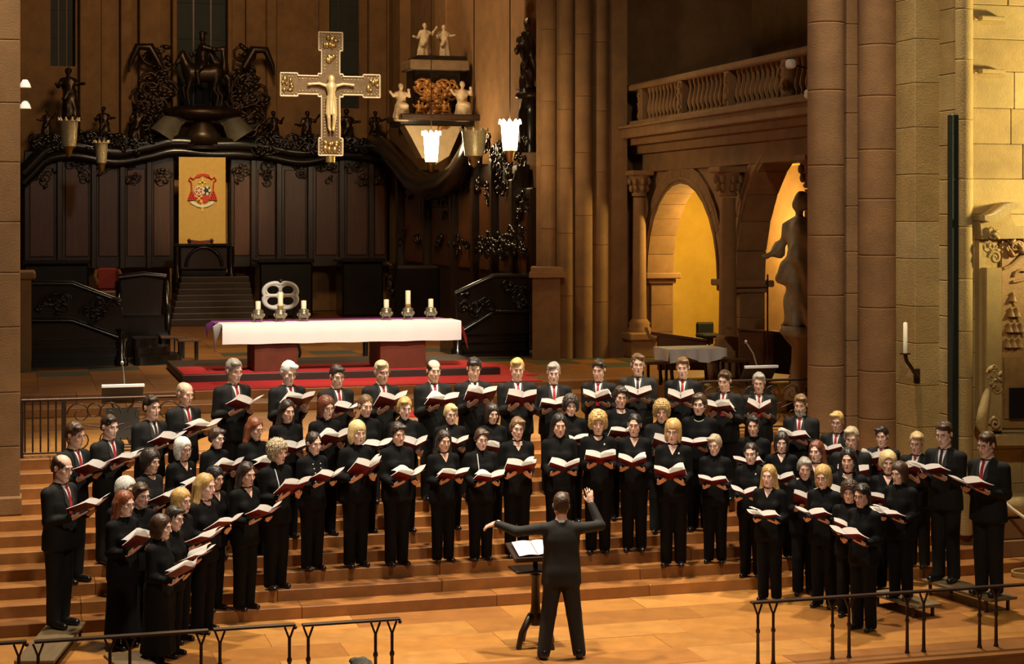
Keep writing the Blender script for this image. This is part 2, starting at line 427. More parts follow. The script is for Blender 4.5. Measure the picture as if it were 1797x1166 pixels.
# balustrade of the gallery
bl = thing('balustrade', 'carved stone balustrade with vase balusters along the gallery edge', 'balustrade', (XG - .30, 0, ZL + .03))
zr = ZR - ZL - .03
MB().bx(-.16, .16, 23.0, Yend - .1, zr - .12, zr, .03).build('handrail', STONE(0), bl)
MB().bx(-.14, .14, 23.0, Yend - .1, .0, .10, .01).build('base_rail', STONE(1), bl)
bal = MB().lathe([(.05, 0), (.05, .04), (.035, .06), (.075, .17), (.07, .24), (.03, .42), (.028, .50), (.05, .56), (.05, .62)], n=10).mesh('baluster', STONE(1))
posts = [px_y(1133), px_y(1203), px_y(1286), px_y(1388)]
posts_y = [at_x(p, 190, XG - .3).y for p in (1133, 1203, 1286, 1388)]
for i, py_ in enumerate(posts_y):
    p = MB().bx(-.13, .13, -.11, .11, .10, zr - .12, .015).build('post', STONE(1), bl, (0, py_, 0))
    m = MB(); random.seed(i)
    for q_ in range(12): m.ball((-.13, random.uniform(-.05, .05), .16 + q_ * .043), (.045, .07, .05), 6)
    m.build('carved_figure', STONE(1), p)
seg = posts_y + [23.2]
for i in range(4):
    a, b = seg[i] - .18, seg[i + 1] + .18; n = max(2, int((a - b) / .19))
    for j in range(n):
        o = link_mesh('baluster', bal, bl, (0, a + (b - a) * (j + .5) / n, .10)); o.scale = (1, 1, (zr - .22) / .62)

# compound pier and wall with courses of blocks
wp = thing('wall_pier', kind='structure')
def courses(parts, z0, z1, hs=(.5, .7)):
    z = z0
    while z < z1:
        h = random.uniform(*hs)
        for fn in parts: fn(z, z + h - .005)
        z += h
def flat(px0, px1, y, back=1.2, m=0):
    a, b = x_at(px0, y), x_at(px1, y)
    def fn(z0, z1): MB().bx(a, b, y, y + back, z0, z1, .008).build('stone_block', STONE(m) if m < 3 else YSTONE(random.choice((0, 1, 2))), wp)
    return fn
def shaft(px0, px1, y, m=0):
    a, b = x_at(px0, y), x_at(px1, y); r_ = (b - a) / 2
    def fn(z0, z1): MB().lathe([(r_ - .004, z0), (r_, z0 + .006), (r_, z0 + .018), (r_, z1 - .018), (r_, z1 - .006), (r_ - .004, z1)], ((a + b) / 2, y + r_ * .7, 0), 22).build('stone_drum', STONE(m) if m < 3 else YSTONE(random.choice((0, 1))), wp)
    return fn
def slant(px0, y0, px1, y1, m=0):
    a, b = x_at(px0, y0), x_at(px1, y1)
    def fn(z0, z1): MB().prism([(a, y0), (b, y1), (b, y1 + 1.0), (a, y0 + 1.0)], z0, z1).build('stone_block', STONE(m) if m < 3 else YSTONE(random.choice((0, 1, 2))), wp)
    return fn
courses([shaft(1430, 1489, 21.9, 0)], .5, 9.6, (.8, 1.1))
courses([flat(1486, 1523, 21.95, 1.2, 1)], .5, 9.6)
courses([shaft(1521, 1582, 21.5, 1)], .5, 9.6, (.6, .9))
courses([slant(1572, 21.55, 1608, 22.1, 0)], .5, 9.6)
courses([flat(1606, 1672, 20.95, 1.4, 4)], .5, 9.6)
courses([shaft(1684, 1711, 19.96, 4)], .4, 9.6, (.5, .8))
def wallrow(z0, z1):
    x = x_at(1706, 20.1) + random.uniform(-.0, .0); y = 20.1
    while x < 20:
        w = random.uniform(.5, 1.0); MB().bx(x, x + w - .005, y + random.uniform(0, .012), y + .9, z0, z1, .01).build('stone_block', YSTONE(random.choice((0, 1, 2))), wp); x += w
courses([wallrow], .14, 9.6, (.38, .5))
# plinth courses under the wall and pier
for z0_, z1_, o in ((RISE, .36, .42), (.36, .62, .36)):
    MB().bx(x_at(1712, 20.1) - .1, 18, 20.1 - o, 20.4, z0_, z1_ - .004, .01).build('plinth_block', STONE(1), wp)
MB().tube([(x_at(1700, 20.1), 20.1 - .22, .78), (18, 20.1 - .22, .78)], .16, 16).build('plinth_roll', YSTONE(0), wp)
MB().bx(x_at(1640, 20.95) - .2, x_at(1672, 20.95) + .3, 20.72, 21.2, .4, .95, .02).build('plinth_block', STONE(1), wp)
for py_ in (33, 126):
    zz = at_y(1725, py_, 20.1).z; a, c, b = x_at(1692, 20.35), x_at(1716, 20.05), x_at(1760, 20.05)
    for p0, p1 in (((a, 20.40), (c, 20.03)), ((c, 20.03), (b, 20.06))):
        d = (Vector((*p1, 0)) - Vector((*p0, 0))); L = d.length
        MB().box(((p0[0] + p1[0]) / 2, (p0[1] + p1[1]) / 2, zz), (L, .14, .055), .012, Matrix.Rotation(math.atan2(d.y, d.x), 3, 'Z')).build('ledge', YSTONE(0), wp)

# apse: stone wall with pilasters and dark windows, above and behind the choir stalls
YB = 51.6
ap = thing('wall_back', kind='structure')
for (a, b) in ((20, 88), (132, 310), (402, 578), (630, 720)):
    MB().bx(x_at(a, YB), x_at(b, YB), YB, YB + .5, CH, 13.5).build('wall_field', STONE(0), ap)
MB().bx(x_at(88, YB), x_at(132, YB), YB, YB + .5, CH, at_y(110, 116, YB).z).build('wall_field', STONE(0), ap)
MB().bx(x_at(310, YB), x_at(402, YB), YB, YB + .5, CH, at_y(355, 195, YB).z).build('wall_field', STONE(0), ap)
MB().bx(x_at(578, YB), x_at(630, YB), YB, YB + .5, CH, at_y(600, 190, YB).z).build('wall_field', STONE(0), ap)
for a, b, d in ((140, 212, .25), (212, 232, .5), (245, 284, .35), (303, 311, .45), (400, 408, .45), (432, 468, .3), (468, 486, .5), (648, 680, .35), (680, 704, .55)):
    MB().bx(x_at(a, YB - d), x_at(b, YB - d), YB - d, YB + .1, 6.0, 13.5, .03).build('pilaster', STONE(random.choice((0, 1))), ap)
GLASS = mat('dark_leaded_glass', (.020, .024, .017), .7, var=.4, scale=3)
for i, (a, b, yb_) in enumerate(((88, 132, 116), (310, 402, 195), (578, 630, 190))):
    z0_ = at_y(a, yb_, YB).z; xa, xb = x_at(a, YB), x_at(b, YB)
    w = thing('window_%d' % (i + 1), kind='structure')
    for q_ in range(3):
        x0_ = xa + (xb - xa) * q_ / 3; n = 5
        for j in range(n):
            zz = z0_ + (13.2 - z0_) * j / n
            MB().bx(x0_ + .01, x0_ + (xb - xa) / 3 - .01, YB + .25, YB + .27, zz + .01, zz + (13.2 - z0_) / n - .01).build('pane', GLASS, w)
    m = MB()
    for q_ in range(4): m.bx(xa + (xb - xa) * q_ / 3 - .02, xa + (xb - xa) * q_ / 3 + .02, YB + .23, YB + .29, z0_, 13.2)
    m.build('window_frame', IRON, w)
# right side wall of the apse, stone above the stalls
XS = 10.75
asw = thing('wall_side', kind='structure')
MB().bx(XS, XS + .5, yb + 1.5, YB + .5, CH, 13.5).build('wall_field', STONE(2), asw)
for yy, w_ in ((YB - 3.5, 1.0), (YB - 9, 1.2), (yb + 3.2, .8)):
    MB().bx(XS - .3, XS + .1, yy, yy + w_, 7.4, 13.5, .03).build('pilaster', STONE(0), asw)
# ------------------------------------------------------------------ people: implicit bodies meshed on a graded grid
def graded(lo, hi, coarse, fine):
    """coordinates from lo to hi, step coarse, finer inside the listed (a,b,step) ranges"""
    out = [lo]; x = lo
    while x < hi:
        st = coarse
        for a, b, s_ in fine:
            if a - 0.012 <= x <= b + 0.012: st = min(st, s_)
        x += st; out.append(x)
    return np.array(out, dtype=np.float32)
class SDF:
    def __init__(s, xs, ys, zs):
        s.ax = (xs, ys, zs); s.d = np.full((len(xs), len(ys), len(zs)), 9.0, np.float32); s.m = np.zeros(s.d.shape, np.int8)
    def sl(s, lo, hi):
        r = []
        for a, l, h in zip(s.ax, lo, hi):
            i, j = np.searchsorted(a, [l, h]); i = max(0, i - 1); j = min(len(a), j + 1)
            if j - i < 1: return None
            r.append(slice(i, j))
        return tuple(r)
    def pts(s, sl):
        return s.ax[0][sl[0]][:, None, None], s.ax[1][sl[1]][None, :, None], s.ax[2][sl[2]][None, None, :]
    def put(s, sl, dp, k, mt):
        d = s.d[sl]
        s.m[sl] = np.where(dp < d - (0.0015 if mt == 2 else 0.0), mt, s.m[sl])
        if k > 0:
            h = np.clip(k - np.abs(d - dp), 0, None) / k
            s.d[sl] = np.minimum(d, dp) - h * h * k * 0.25
        else: s.d[sl] = np.minimum(d, dp)
    def cap(s, a, b, r1, r2, k=0.02, mt=0):
        a = np.array(a, np.float32); b = np.array(b, np.float32); R = max(r1, r2) + k + 0.03
        sl = s.sl(np.minimum(a, b) - R, np.maximum(a, b) + R)
        if sl is None: return
        x, y, z = s.pts(sl); ba = b - a; L = float(ba @ ba) + 1e-12
        t = np.clip(((x - a[0]) * ba[0] + (y - a[1]) * ba[1] + (z - a[2]) * ba[2]) / L, 0, 1)
        d = np.sqrt((x - a[0] - t * ba[0]) ** 2 + (y - a[1] - t * ba[1]) ** 2 + (z - a[2] - t * ba[2]) ** 2) - (r1 + (r2 - r1) * t)
        s.put(sl, d, k, mt)
    def _ell(s, c, r, rot, k):
        R = max(r) + k + 0.03; c = np.array(c, np.float32)
        sl = s.sl(c - R, c + R)
        if sl is None: return None, None
        x, y, z = s.pts(sl); x = x - c[0]; y = y - c[1]; z = z - c[2]
        if rot is not None:
            q = np.array(rot, np.float32)   # columns = local axes
            x, y, z = (q[0][0] * x + q[1][0] * y + q[2][0] * z, q[0][1] * x + q[1][1] * y + q[2][1] * z, q[0][2] * x + q[1][2] * y + q[2][2] * z)
        k0 = np.sqrt((x / r[0]) ** 2 + (y / r[1]) ** 2 + (z / r[2]) ** 2)
        k1 = np.sqrt((x / r[0] ** 2) ** 2 + (y / r[1] ** 2) ** 2 + (z / r[2] ** 2) ** 2) + 1e-6
        return sl, k0 * (k0 - 1) / k1
    def ell(s, c, r, k=0.02, mt=0, rot=None):
        sl, d = s._ell(c, r, rot, k)
        if sl is not None: s.put(sl, d, k, mt)
    def cut(s, c, r, k=0.006, mt=None, rot=None):
        sl, d = s._ell(c, r, rot, k)
        if sl is None: return
        nd = -d; o = s.d[sl]
        if mt is not None: s.m[sl] = np.where((d < 0.0035), mt, s.m[sl])
        h = np.clip(k - np.abs(o - nd), 0, None) / k
        s.d[sl] = np.maximum(o, nd) + h * h * k * 0.25
    def cone(s, z0, z1, a0, a1, c0=(0, 0), c1=(0, 0), k=0.03, mt=0, wave=0.0, nw=7):
        """elliptic frustum, half-axes a0 at z0 and a1 at z1"""
        rx = max(a0[0], a1[0]) + 0.06; ry = max(a0[1], a1[1]) + 0.06
        sl = s.sl((-rx - .05, -ry - .1, z0 - 0.05), (rx + .05, ry + .1, z1 + 0.05))
        x, y, z = s.pts(sl); t = np.clip((z - z0) / (z1 - z0), 0, 1)
        ax = a0[0] + (a1[0] - a0[0]) * t; ay = a0[1] + (a1[1] - a0[1]) * t
        X = x - (c0[0] + (c1[0] - c0[0]) * t); Yy = y - (c0[1] + (c1[1] - c0[1]) * t)
        q = np.sqrt((X / ax) ** 2 + (Yy / ay) ** 2)
        if wave: q = q - wave * (1 - t) * np.sin(nw * np.arctan2(Yy, X))
        d = (q - 1) * np.minimum(ax, ay)
        d = np.maximum(d, np.maximum(z0 - z, z - z1))
        s.put(sl, d, k, mt)
    def nets(s):
        d = s.d; neg = d < 0
        nx, ny, nz = d.shape
        cnt = np.zeros((nx - 1, ny - 1, nz - 1), np.int8)
        for i in (0, 1):
            for j in (0, 1):
                for k in (0, 1): cnt += neg[i:nx - 1 + i, j:ny - 1 + j, k:nz - 1 + k]
        act = (cnt > 0) & (cnt < 8)
        I, J, K = np.nonzero(act); n = len(I)
        idx = np.full(act.shape, -1, np.int32); idx[I, J, K] = np.arange(n)
        ax = s.ax; acc = np.zeros((n, 3)); w = np.zeros(n)
        for axis in range(3):
            for u in (0, 1):
                for v in (0, 1):
                    o0 = [0, 0, 0]; oth = [q for q in range(3) if q != axis]; o0[oth[0]] = u; o0[oth[1]] = v
                    o1 = list(o0); o1[axis] = 1
                    d0 = d[I + o0[0], J + o0[1], K + o0[2]]; d1 = d[I + o1[0], J + o1[1], K + o1[2]]
                    cr = (d0 < 0) != (d1 < 0)
                    t = np.where(cr, d0 / np.where(d0 - d1 == 0, 1, d0 - d1), 0)
                    P0 = np.stack([ax[0][I + o0[0]], ax[1][J + o0[1]], ax[2][K + o0[2]]], 1)
                    P1 = np.stack([ax[0][I + o1[0]], ax[1][J + o1[1]], ax[2][K + o1[2]]], 1)
                    acc += np.where(cr[:, None], P0 + (P1 - P0) * t[:, None], 0); w += cr
        V = acc / w[:, None]
        Q = []
        for axis in range(3):
            b, c = (axis + 1) % 3, (axis + 2) % 3
            n0 = [slice(None)] * 3; n1 = [slice(None)] * 3
            n0[axis] = slice(0, -1); n1[axis] = slice(1, None)
            A = neg[tuple(n0)]; B = neg[tuple(n1)]
            ch = A != B
            # keep interior in b, c
            g = np.zeros_like(ch); sl = [slice(None)] * 3; sl[b] = slice(1, -1); sl[c] = slice(1, -1); g[tuple(sl)] = ch[tuple(sl)]
            p = np.array(np.nonzero(g)).T
            if not len(p): continue
            flip = A[p[:, 0], p[:, 1], p[:, 2]]
            def cell(db, dc):
                q = p.copy(); q[:, b] -= db; q[:, c] -= dc
                return idx[q[:, 0], q[:, 1], q[:, 2]]
            q = np.stack([cell(1, 1), cell(0, 1), cell(0, 0), cell(1, 0)], 1)
            q = np.where(flip[:, None], q, q[:, ::-1])
            Q.append(q)
        Q = np.concatenate(Q); Q = Q[(Q >= 0).all(1)]
        # material of the solid side: the most inside corner of each cell
        best = np.full(n, 99.0); cm = np.zeros(n, np.int8)
        for i in (0, 1):
            for j in (0, 1):
                for k in (0, 1):
                    v = d[I + i, J + j, K + k]; up = v < best
                    best = np.where(up, v, best); cm = np.where(up, s.m[I + i, J + j, K + k], cm)
        mi = np.sort(cm[Q], axis=1)[:, 1]
        return V, Q, mi

def unit(v): v = np.array(v, float); return v / (np.linalg.norm(v) + 1e-12)
def rot_from(yaw, pitch, roll=0.0):
    return np.array((Matrix.Rotation(yaw, 3, 'Z') @ Matrix.Rotation(pitch, 3, 'X') @ Matrix.Rotation(roll, 3, 'Y')))
def elbow(sh, wr, l1, l2, pole):
    sh = np.array(sh, float); wr = np.array(wr, float); d = wr - sh; L = np.linalg.norm(d)
    if L > (l1 + l2) * 0.995: wr = sh + d / L * (l1 + l2) * 0.995; d = wr - sh; L = np.linalg.norm(d)
    a = (l1 * l1 - l2 * l2 + L * L) / (2 * L); h = math.sqrt(max(l1 * l1 - a * a, 0))
    u = d / L; p = np.array(pole, float); p = p - u * (p @ u); p = unit(p)
    return sh + u * a + p * h, wr

SKIN, CLOTH, LIP, DARK = 0, 1, 2, 3
HSC = 1.10      # heads are drawn on a small base and scaled to size
def hand(g, w, a, n, ts, curl, sc=1.0, spread=0.0, thumb_in=0.35):
    """w wrist, a direction of the hand, n way the palm faces, ts side of the thumb, curl of each finger"""
    a = unit(a); n = unit(np.array(n) - a * (np.array(n) @ a)); b = np.cross(a, n) * ts
    w = np.array(w, float)
    rot = np.stack([a, b, n], 1)
    g.ell(w + a * 0.052 * sc, (0.05 * sc, 0.042 * sc, 0.019 * sc), 0.012, SKIN, rot)
    g.cap(w - a * 0.03, w + a * 0.03 * sc, 0.027 * sc, 0.027 * sc, 0.012, SKIN)
    for i, (off, L) in enumerate(((0.031, 0.072), (0.011, 0.082), (-0.010, 0.077), (-0.030, 0.060))):
        p = w + a * 0.088 * sc + b * off * sc * (1 + spread * .3)
        c = curl[i]; d1 = unit(a * math.cos(c * .5) + n * math.sin(c * .5) + b * off * spread * 8)
        d2 = unit(a * math.cos(c * 1.3) + n * math.sin(c * 1.3) + b * off * spread * 8)
        q = p + d1 * L * .5 * sc; e = q + d2 * L * .5 * sc
        g.cap(p, q, 0.0098 * sc, 0.0092 * sc, 0.004, SKIN); g.cap(q, e, 0.0092 * sc, 0.0078 * sc, 0.003, SKIN)
    p = w + a * 0.022 * sc + b * 0.032 * sc
    q = p + unit(a * .75 + b * .6 + n * thumb_in) * 0.036 * sc; e = q + unit(a * .95 + b * .15 + n * thumb_in) * 0.034 * sc
    g.cap(p, q, 0.0135 * sc, 0.0115 * sc, 0.008, SKIN); g.cap(q, e, 0.0115 * sc, 0.009 * sc, 0.003, SKIN)

def head_sdf(g, hc, Rm, man, mouth, ear=True):
    P = lambda x, y, z: np.array(hc) + Rm @ np.array((x, y, z)) * HSC
    E = lambda c, r, k=0.012, mt=SKIN: g.ell(P(*c), [q * HSC for q in r], k, mt, Rm)
    E((0, .014, .030), (.075, .095, .086)); E((0, -.026, -.036), (.0585, .064, .083), .02)
    E((0, -.066, -.098), (.025, .022, .020), .022)
    for sg in (-1, 1):
        g.cap(P(sg * .052, .0, -.06), P(sg * .018, -.06, -.104), .016, .016, .025, SKIN)
        E((sg * .036, -.066, -.026), (.022, .02, .02), .015)
        if ear: E((sg * .076, .014, -.008), (.009, .019, .031), .006)
    g.cap(P(-.032, -.081, .026), P(.032, -.081, .026), .010, .010, .014, SKIN)
    for sg in (-1, 1): g.cut(P(sg * .031, -.098, .008), (.016, .014, .0085), .008, None, Rm)
    g.cap(P(0, -.088, .014), P(0, -.108, -.026), .007, .010, .010, SKIN)
    E((0, -.106, -.031), (.015, .011, .009), .006)
    o = mouth
    g.cap(P(-.015, -.079, -.068), P(.015, -.079, -.068), .012, .012, .012, SKIN)

def hair_mesh(style, seed, curl=0.0):
    """hair in head coordinates (front -y); returns V,Q"""
    rnd = random.Random(seed); k = style
    long_ = k in ('long', 'longwavy')
    hr_ = .0088 if k == 'curly' else .0105
    zlo = -.36 if long_ else -.19
    g = SDF(graded(-.15, .15, hr_, []), graded(-.16, .19, hr_, []), graded(zlo, .17, hr_ * 1.15, []))
    E = g.ell
    puff = {'curly': .016, 'puffy': .016, 'bob': .006, 'fringebob': .007}.get(k, 0.0)
    th_ = -.004 if k in ('short', 'shortfem', 'tied', 'bald') else 0.0
    E((0, .020, .038), (.085 + puff + th_, .104 + puff + th_, .094 + puff + th_ * .5), .01)
    if k in ('bob', 'fringebob'):
        E((0, .06, -.045), (.082, .058, .095), .03)
        for sg in (-1, 1): E((sg * .070, .005, -.045), (.027, .055, .088), .02)
    if k in ('puffy', 'curly'):
        E((0, .055, -.03), (.088, .062, .075), .03)
        for sg in (-1, 1): E((sg * .074, .015, -.015), (.03, .05, .065), .02)
    if long_:
        g.cap((0, .065, -.02), (0, .085, -.26), .085, .062, .03)
        for sg in (-1, 1):
            g.cap((sg * .068, .025, .0), (sg * .084, .03, -.17), .030, .034, .03); g.cap((sg * .084, .03, -.17), (sg * .08, .02, -.27), .034, .020, .02)
    if k == 'tied':
        E((0, .118, .005), (.034, .034, .034), .015); E((0, .03, .03), (.079, .098, .086), .01)
    if k in ('short', 'shortfem', 'tied', 'bald'):
        E((0, .05, -.02), (.076, .055, .06), .02)
    if k == 'shortfem':
        for sg in (-1, 1): E((sg * .074, .028, .002), (.016, .036, .045), .015)
        E((rnd.choice((-1, 1)) * .03, -.055, .085), (.05, .04, .026), .015)
    x, y, z = g.pts((slice(None),) * 3); ph = [rnd.uniform(0, 6.28) for _ in range(9)]
    if k in ('short', 'shortfem', 'bald'): g.d += .0035 * (np.sin(120 * x + ph[7] + 2 * np.sin(50 * z)) * np.sin(95 * y + ph[8]) * np.sin(80 * z + ph[0] + 1.5 * np.sin(70 * x)))
    if k in ('curly',) or curl:
        am = .019 if k == 'curly' else curl; f = 150
        g.d += am * (np.sin(f * x + ph[0] + 2 * np.sin(90 * z + ph[1])) * np.sin(f * y + ph[2] + 2 * np.sin(80 * x)) * np.sin(f * z + ph[3]))
    th = np.arctan2(x, y + .0 * z)
    if k in ('long', 'longwavy', 'bob', 'tied'): g.d += (.007 * np.exp(-((x - .01) / .007) ** 2) * (z > .03)).astype(np.float32)
    if k == 'short': E((rnd.choice((-1, 1)) * .025, -.052, .092), (.055, .045, .028), .015)
    g.d += .0036 * np.sin(26 * th + ph[4] + 6 * np.sin(14 * z + ph[5])) + .002 * np.sin(60 * x + 40 * y + ph[6])
    # the face stays free
    fz = {'fringebob': .044, 'curly': .064, 'bob': .070, 'bald': .088, 'long': .078, 'longwavy': .078}.get(k, .076)
    def carve(c, r, kk=.006):
        g.cut(c, r, kk)
    carve((0, -.118, -.032), (.072, .094, .033 + fz), .008)
    carve((0, -.10, -.13), (.08, .10, .09), .01)
    if k in ('short', 'bald', 'tied', 'shortfem'):
        zz = -.06 if k != 'shortfem' else -.075
        g.d = np.maximum(g.d, (zz + .25 * np.clip(.03 - y, 0, 1) * (1.7 if k != 'shortfem' else 1.0)) - z).astype(np.float32)
        for sg in (-1, 1):
            if k != 'shortfem': carve((sg * .085, .008, -.018), (.03, .022, .04))
    if k == 'bald': carve((0, -.035, .115), (.075, .115, .072), .012)
    V, Q, _ = g.nets()
    return V, Q

HAIRCOL = {'brown': (.055, .026, .012), 'dark': (.028, .016, .010), 'black': (.012, .010, .009), 'blond': (.50, .31, .10), 'lightblond': (.62, .45, .20),
           'auburn': (.13, .035, .012), 'red': (.20, .055, .018), 'grey': (.26, .23, .19), 'white': (.72, .69, .62), 'greyblond': (.42, .33, .20), 'lightbrown': (.16, .085, .035)}
def hair_mat(c):
    return mat('hair_' + c, HAIRCOL[c], .42, var=.45, scale=9, bump=.22, bscale=26, stretch=(9, 9, 1.2))
SKINS = [(.78, .48, .36), (.72, .42, .30), (.82, .53, .42)]
SHOE_ME = None
def shoe_mesh():
    g = SDF(graded(-.08, .08, .01, []), graded(-.24, .12, .012, []), graded(-.03, .14, .009, []))
    g.cap((0, .045, .055), (0, -.03, .05), .044, .043, .02); g.cap((0, -.03, .045), (0, -.155, .032), .044, .036, .02)
    g.ell((0, .03, .09), (.042, .05, .035), .02)
    g.d = np.maximum(g.d, .004 - g.ax[2][None, None, :]).astype(np.float32)
    V, Q, _ = g.nets()
    return np_mesh('shoe', V, Q, [mat('shoe_leather', (.008, .007, .007), .25)])
def eye_mesh():
    m = MB(); m.ball((0, 0, 0), .0118, 10)
    for f in range(len(m.f)):
        c = sum((Vector(m.v[i]) for i in m.f[f]), Vector()) / 4
        if c.y < -.0085: m.mi[f] = 1
    return m.mesh('eye', [mat('eye_white', (.42, .36, .31), .35), mat('iris', (.03, .018, .01), .2)])
EYE_ME = eye_mesh()

def build_person(spec):
    """one continuous body mesh with hair, clothes and shoes as children; local front is -y"""
    global SHOE_ME
    man = spec.get('man', False); H = spec['h']; k = H / 1.75
    bulk = spec.get('bulk', 1.0); pose = spec.get('pose', 'sing')
    rnd = random.Random(spec['seed'])
    hy, hp = spec.get('hyaw', rnd.uniform(-.12, .12)), spec.get('hpitch', rnd.uniform(.08, .24))
    Rm = rot_from(hy, hp, rnd.uniform(-.05, .05))
    hc = np.array((0, -.035, 1.622)) if pose == 'sing' else np.array((0, -.02, 1.622))
    HS = 1.05
    sw = (.195 if man else .170) * (0.5 + .5 * bulk)
    legs = spec.get('legs', 'trousers')
    # arms
    fo = spec.get('folder')
    hands = []
    if fo:
        th = fo['tilt']; P0 = np.array((fo.get('dx', 0.0), fo['y'], fo['z'])); u = np.array((0, -math.cos(th), math.sin(th))); nn = np.array((0, -math.sin(th), -math.cos(th)))
        for sg in (-1, 1):
            w = P0 + u * .015 + nn * .040 + np.array((sg * .135, 0, 0))
            hands.append((sg, w, unit(u * .85 + np.array((-sg * .55, 0, 0))), -nn, -sg, (.25, .2, .2, .25), 0.0, (sg * .14, .5, -.9)))
    for hspec in spec.get('hands', []): hands.append(hspec)
    arms = []
    for sg, w, a, n, ts, cu, spread, pole in hands:
        sh = np.array((sg * sw * .97, .012, 1.378))
        el, w2 = elbow(sh, w, .285, .262, pole); arms.append((sg, sh, el, w2, a, n, ts, cu, spread))
    xs_f = [(-.10, .10, .0092)]; ys_f = [(-.175, -.06, .0085), (-.06, .10, .014)]; zs_f = [(1.50, 1.75, .0085)]
    for arm in arms:
        w = arm[3]; e = w + unit(arm[4]) * .17
        lo = np.minimum(w, e) - .045; hi = np.maximum(w, e) + .045
        xs_f.append((lo[0], hi[0], .0098)); ys_f.append((lo[1], hi[1], .0095)); zs_f.append((lo[2], hi[2], .0095))
    allp = np.array([q for arm in arms for q in (arm[1], arm[2], arm[3], arm[3] + unit(arm[4]) * .2)] + [(0.27, .2, 0), (-.27, -.22, 0)])
    xs_h = graded(min(-.29, allp[:, 0].min() - .07), max(.29, allp[:, 0].max() + .07), .02, [(a, b, c) for a, b, c in xs_f])
    xs_h = np.array(xs_h, np.float32)
    ys_h = graded(min(-.24, allp[:, 1].min() - .06), max(.2, allp[:, 1].max() + .07), .02, ys_f)
    zs_h = graded(.02, max(1.80, allp[:, 2].max() + .08), .034, zs_f + [(.85, 1.50, .019)])
    g = SDF(xs_h, ys_h, zs_h)
    b = bulk
    # torso, built as clothing over the body
    g.ell((0, .005, 1.27), (.185 * b if man else .165 * b, .122 * b, .20), .03, CLOTH)
    g.cap((-sw + .03, .012, 1.388), (sw - .03, .012, 1.388), .055, .055, .05, CLOTH)
    g.cap((-.05, .018, 1.415), (.05, .018, 1.415), .046, .046, .05, CLOTH)
    if not man:
        for sg in (-1, 1): g.ell((sg * .072, -.085 * b, 1.235), (.068, .055, .065), .04, CLOTH)
    hem = spec.get('hem', .80 if man else .78)
    g.cone(hem, 1.27, ((.205 if man else .200) * b, .142 * b), ((.172 if man else .156) * b, .118 * b), (0, .005), (0, .0), .03, CLOTH)
    g.ell((0, .012, .93), (.180 * b, .128 * b, .13), .03, CLOTH)
    if legs == 'trousers':
        fs = .085 if not spec.get('stance') else spec['stance']
        for sg in (-1, 1):
            fy = .02 if sg > 0 else -.0
            g.cap((sg * .078, .01, .90), (sg * (.082 + (fs - .085) * .5), .0 + fy * .3, .48), .100 * b, .078 * b, .03, CLOTH)
            g.cap((sg * (.082 + (fs - .085) * .5), fy * .3, .48), (sg * fs, .015 + fy, .06), .078 * b, .070, .02, CLOTH)
        skz = None
    else:
        skz = spec.get('skirt', .12)
        g.cone(skz, .98, (.205 * b, .175 * b), (.165 * b, .12 * b), (0, .01), (0, .01), .03, CLOTH, .035, 9)
        for sg in (-1, 1): g.cap((sg * .075, .01, .7), (sg * .08, .02, .06), .06, .045, .02, CLOTH)
    ymap = None
    # front surface for shirts, ties and necklines
    d = g.d; ng = d < 0; fi = np.argmax(ng, 1); has = ng.any(1)
    fi2 = np.clip(fi, 1, None); ii, kk = np.meshgrid(np.arange(d.shape[0]), np.arange(d.shape[2]), indexing='ij')
    d1 = d[ii, fi2, kk]; d0 = d[ii, fi2 - 1, kk]
    d0 = np.where(d0 > 1, .02, d0)
    ymap = np.where(has, ys_h[fi2 - 1] + (ys_h[fi2] - ys_h[fi2 - 1]) * d0 / (d0 - d1 + 1e-9), 0.0)
    def fy_(x, z):
        i = np.clip(np.searchsorted(xs_h, x) - 1, 0, len(xs_h) - 2); j = np.clip(np.searchsorted(zs_h, z) - 1, 0, len(zs_h) - 2)
        a = (x - xs_h[i]) / (xs_h[i + 1] - xs_h[i]); c = (z - zs_h[j]) / (zs_h[j + 1] - zs_h[j])
        return float((ymap[i, j] * (1 - a) + ymap[i + 1, j] * a) * (1 - c) + (ymap[i, j + 1] * (1 - a) + ymap[i + 1, j + 1] * a) * c)
    for sg, sh, el, w, a, n, ts, cu, spread in arms:
        g.cap(sh, el, .059 * (.5 + .5 * b), .052, .03, CLOTH); g.cap(el, w - unit(w - el) * .025, .055, .042 if man else .039, .02, CLOTH)
        hand(g, w, a, n, ts, cu, 1.0 if man else .9, spread)
    # neck and head
    tn = spec.get('turtle', False) and not man
    g.cap((0, .018, 1.40), hc + np.array((0, .025, -.07)), .060 if man else .052, .057 if man else .049, .018, SKIN)
    if tn: g.cap((0, .016, 1.41), (0, .004, 1.478), .068, .062, .02, CLOTH)
    head_sdf(g, hc, Rm, man, spec.get('mouth', rnd.choice((.3, .7, 1.0, 1.3))))
    V, Q, mi = g.nets()
    sk = spec.get('skin', rnd.randrange(3))
    skin = mat('skin_%d' % sk, SKINS[sk], .5, var=.12, scale=14)
    lip = mat('lip_%d' % (0 if man else 1), (.42, .16, .12) if man else (.42, .09, .08), .45)
    cloth = mat(spec.get('cloth', 'suit_cloth' if man else 'black_cloth'), (.01, .01, .01), .8)
    me = np_mesh('person', V * k, Q, [skin, cloth, lip, mat('mouth_dark', (.20, .045, .04), .6)], mi)
    o = link_mesh('person', me)
    T = lambda p: (np.array(p) * k)
    def child(mb, name, mats):
        mb.v = [tuple(np.array(v) * k) for v in mb.v]
        return mb.build(name, mats, o)
    # hair
    hs, hcol = spec['hair']
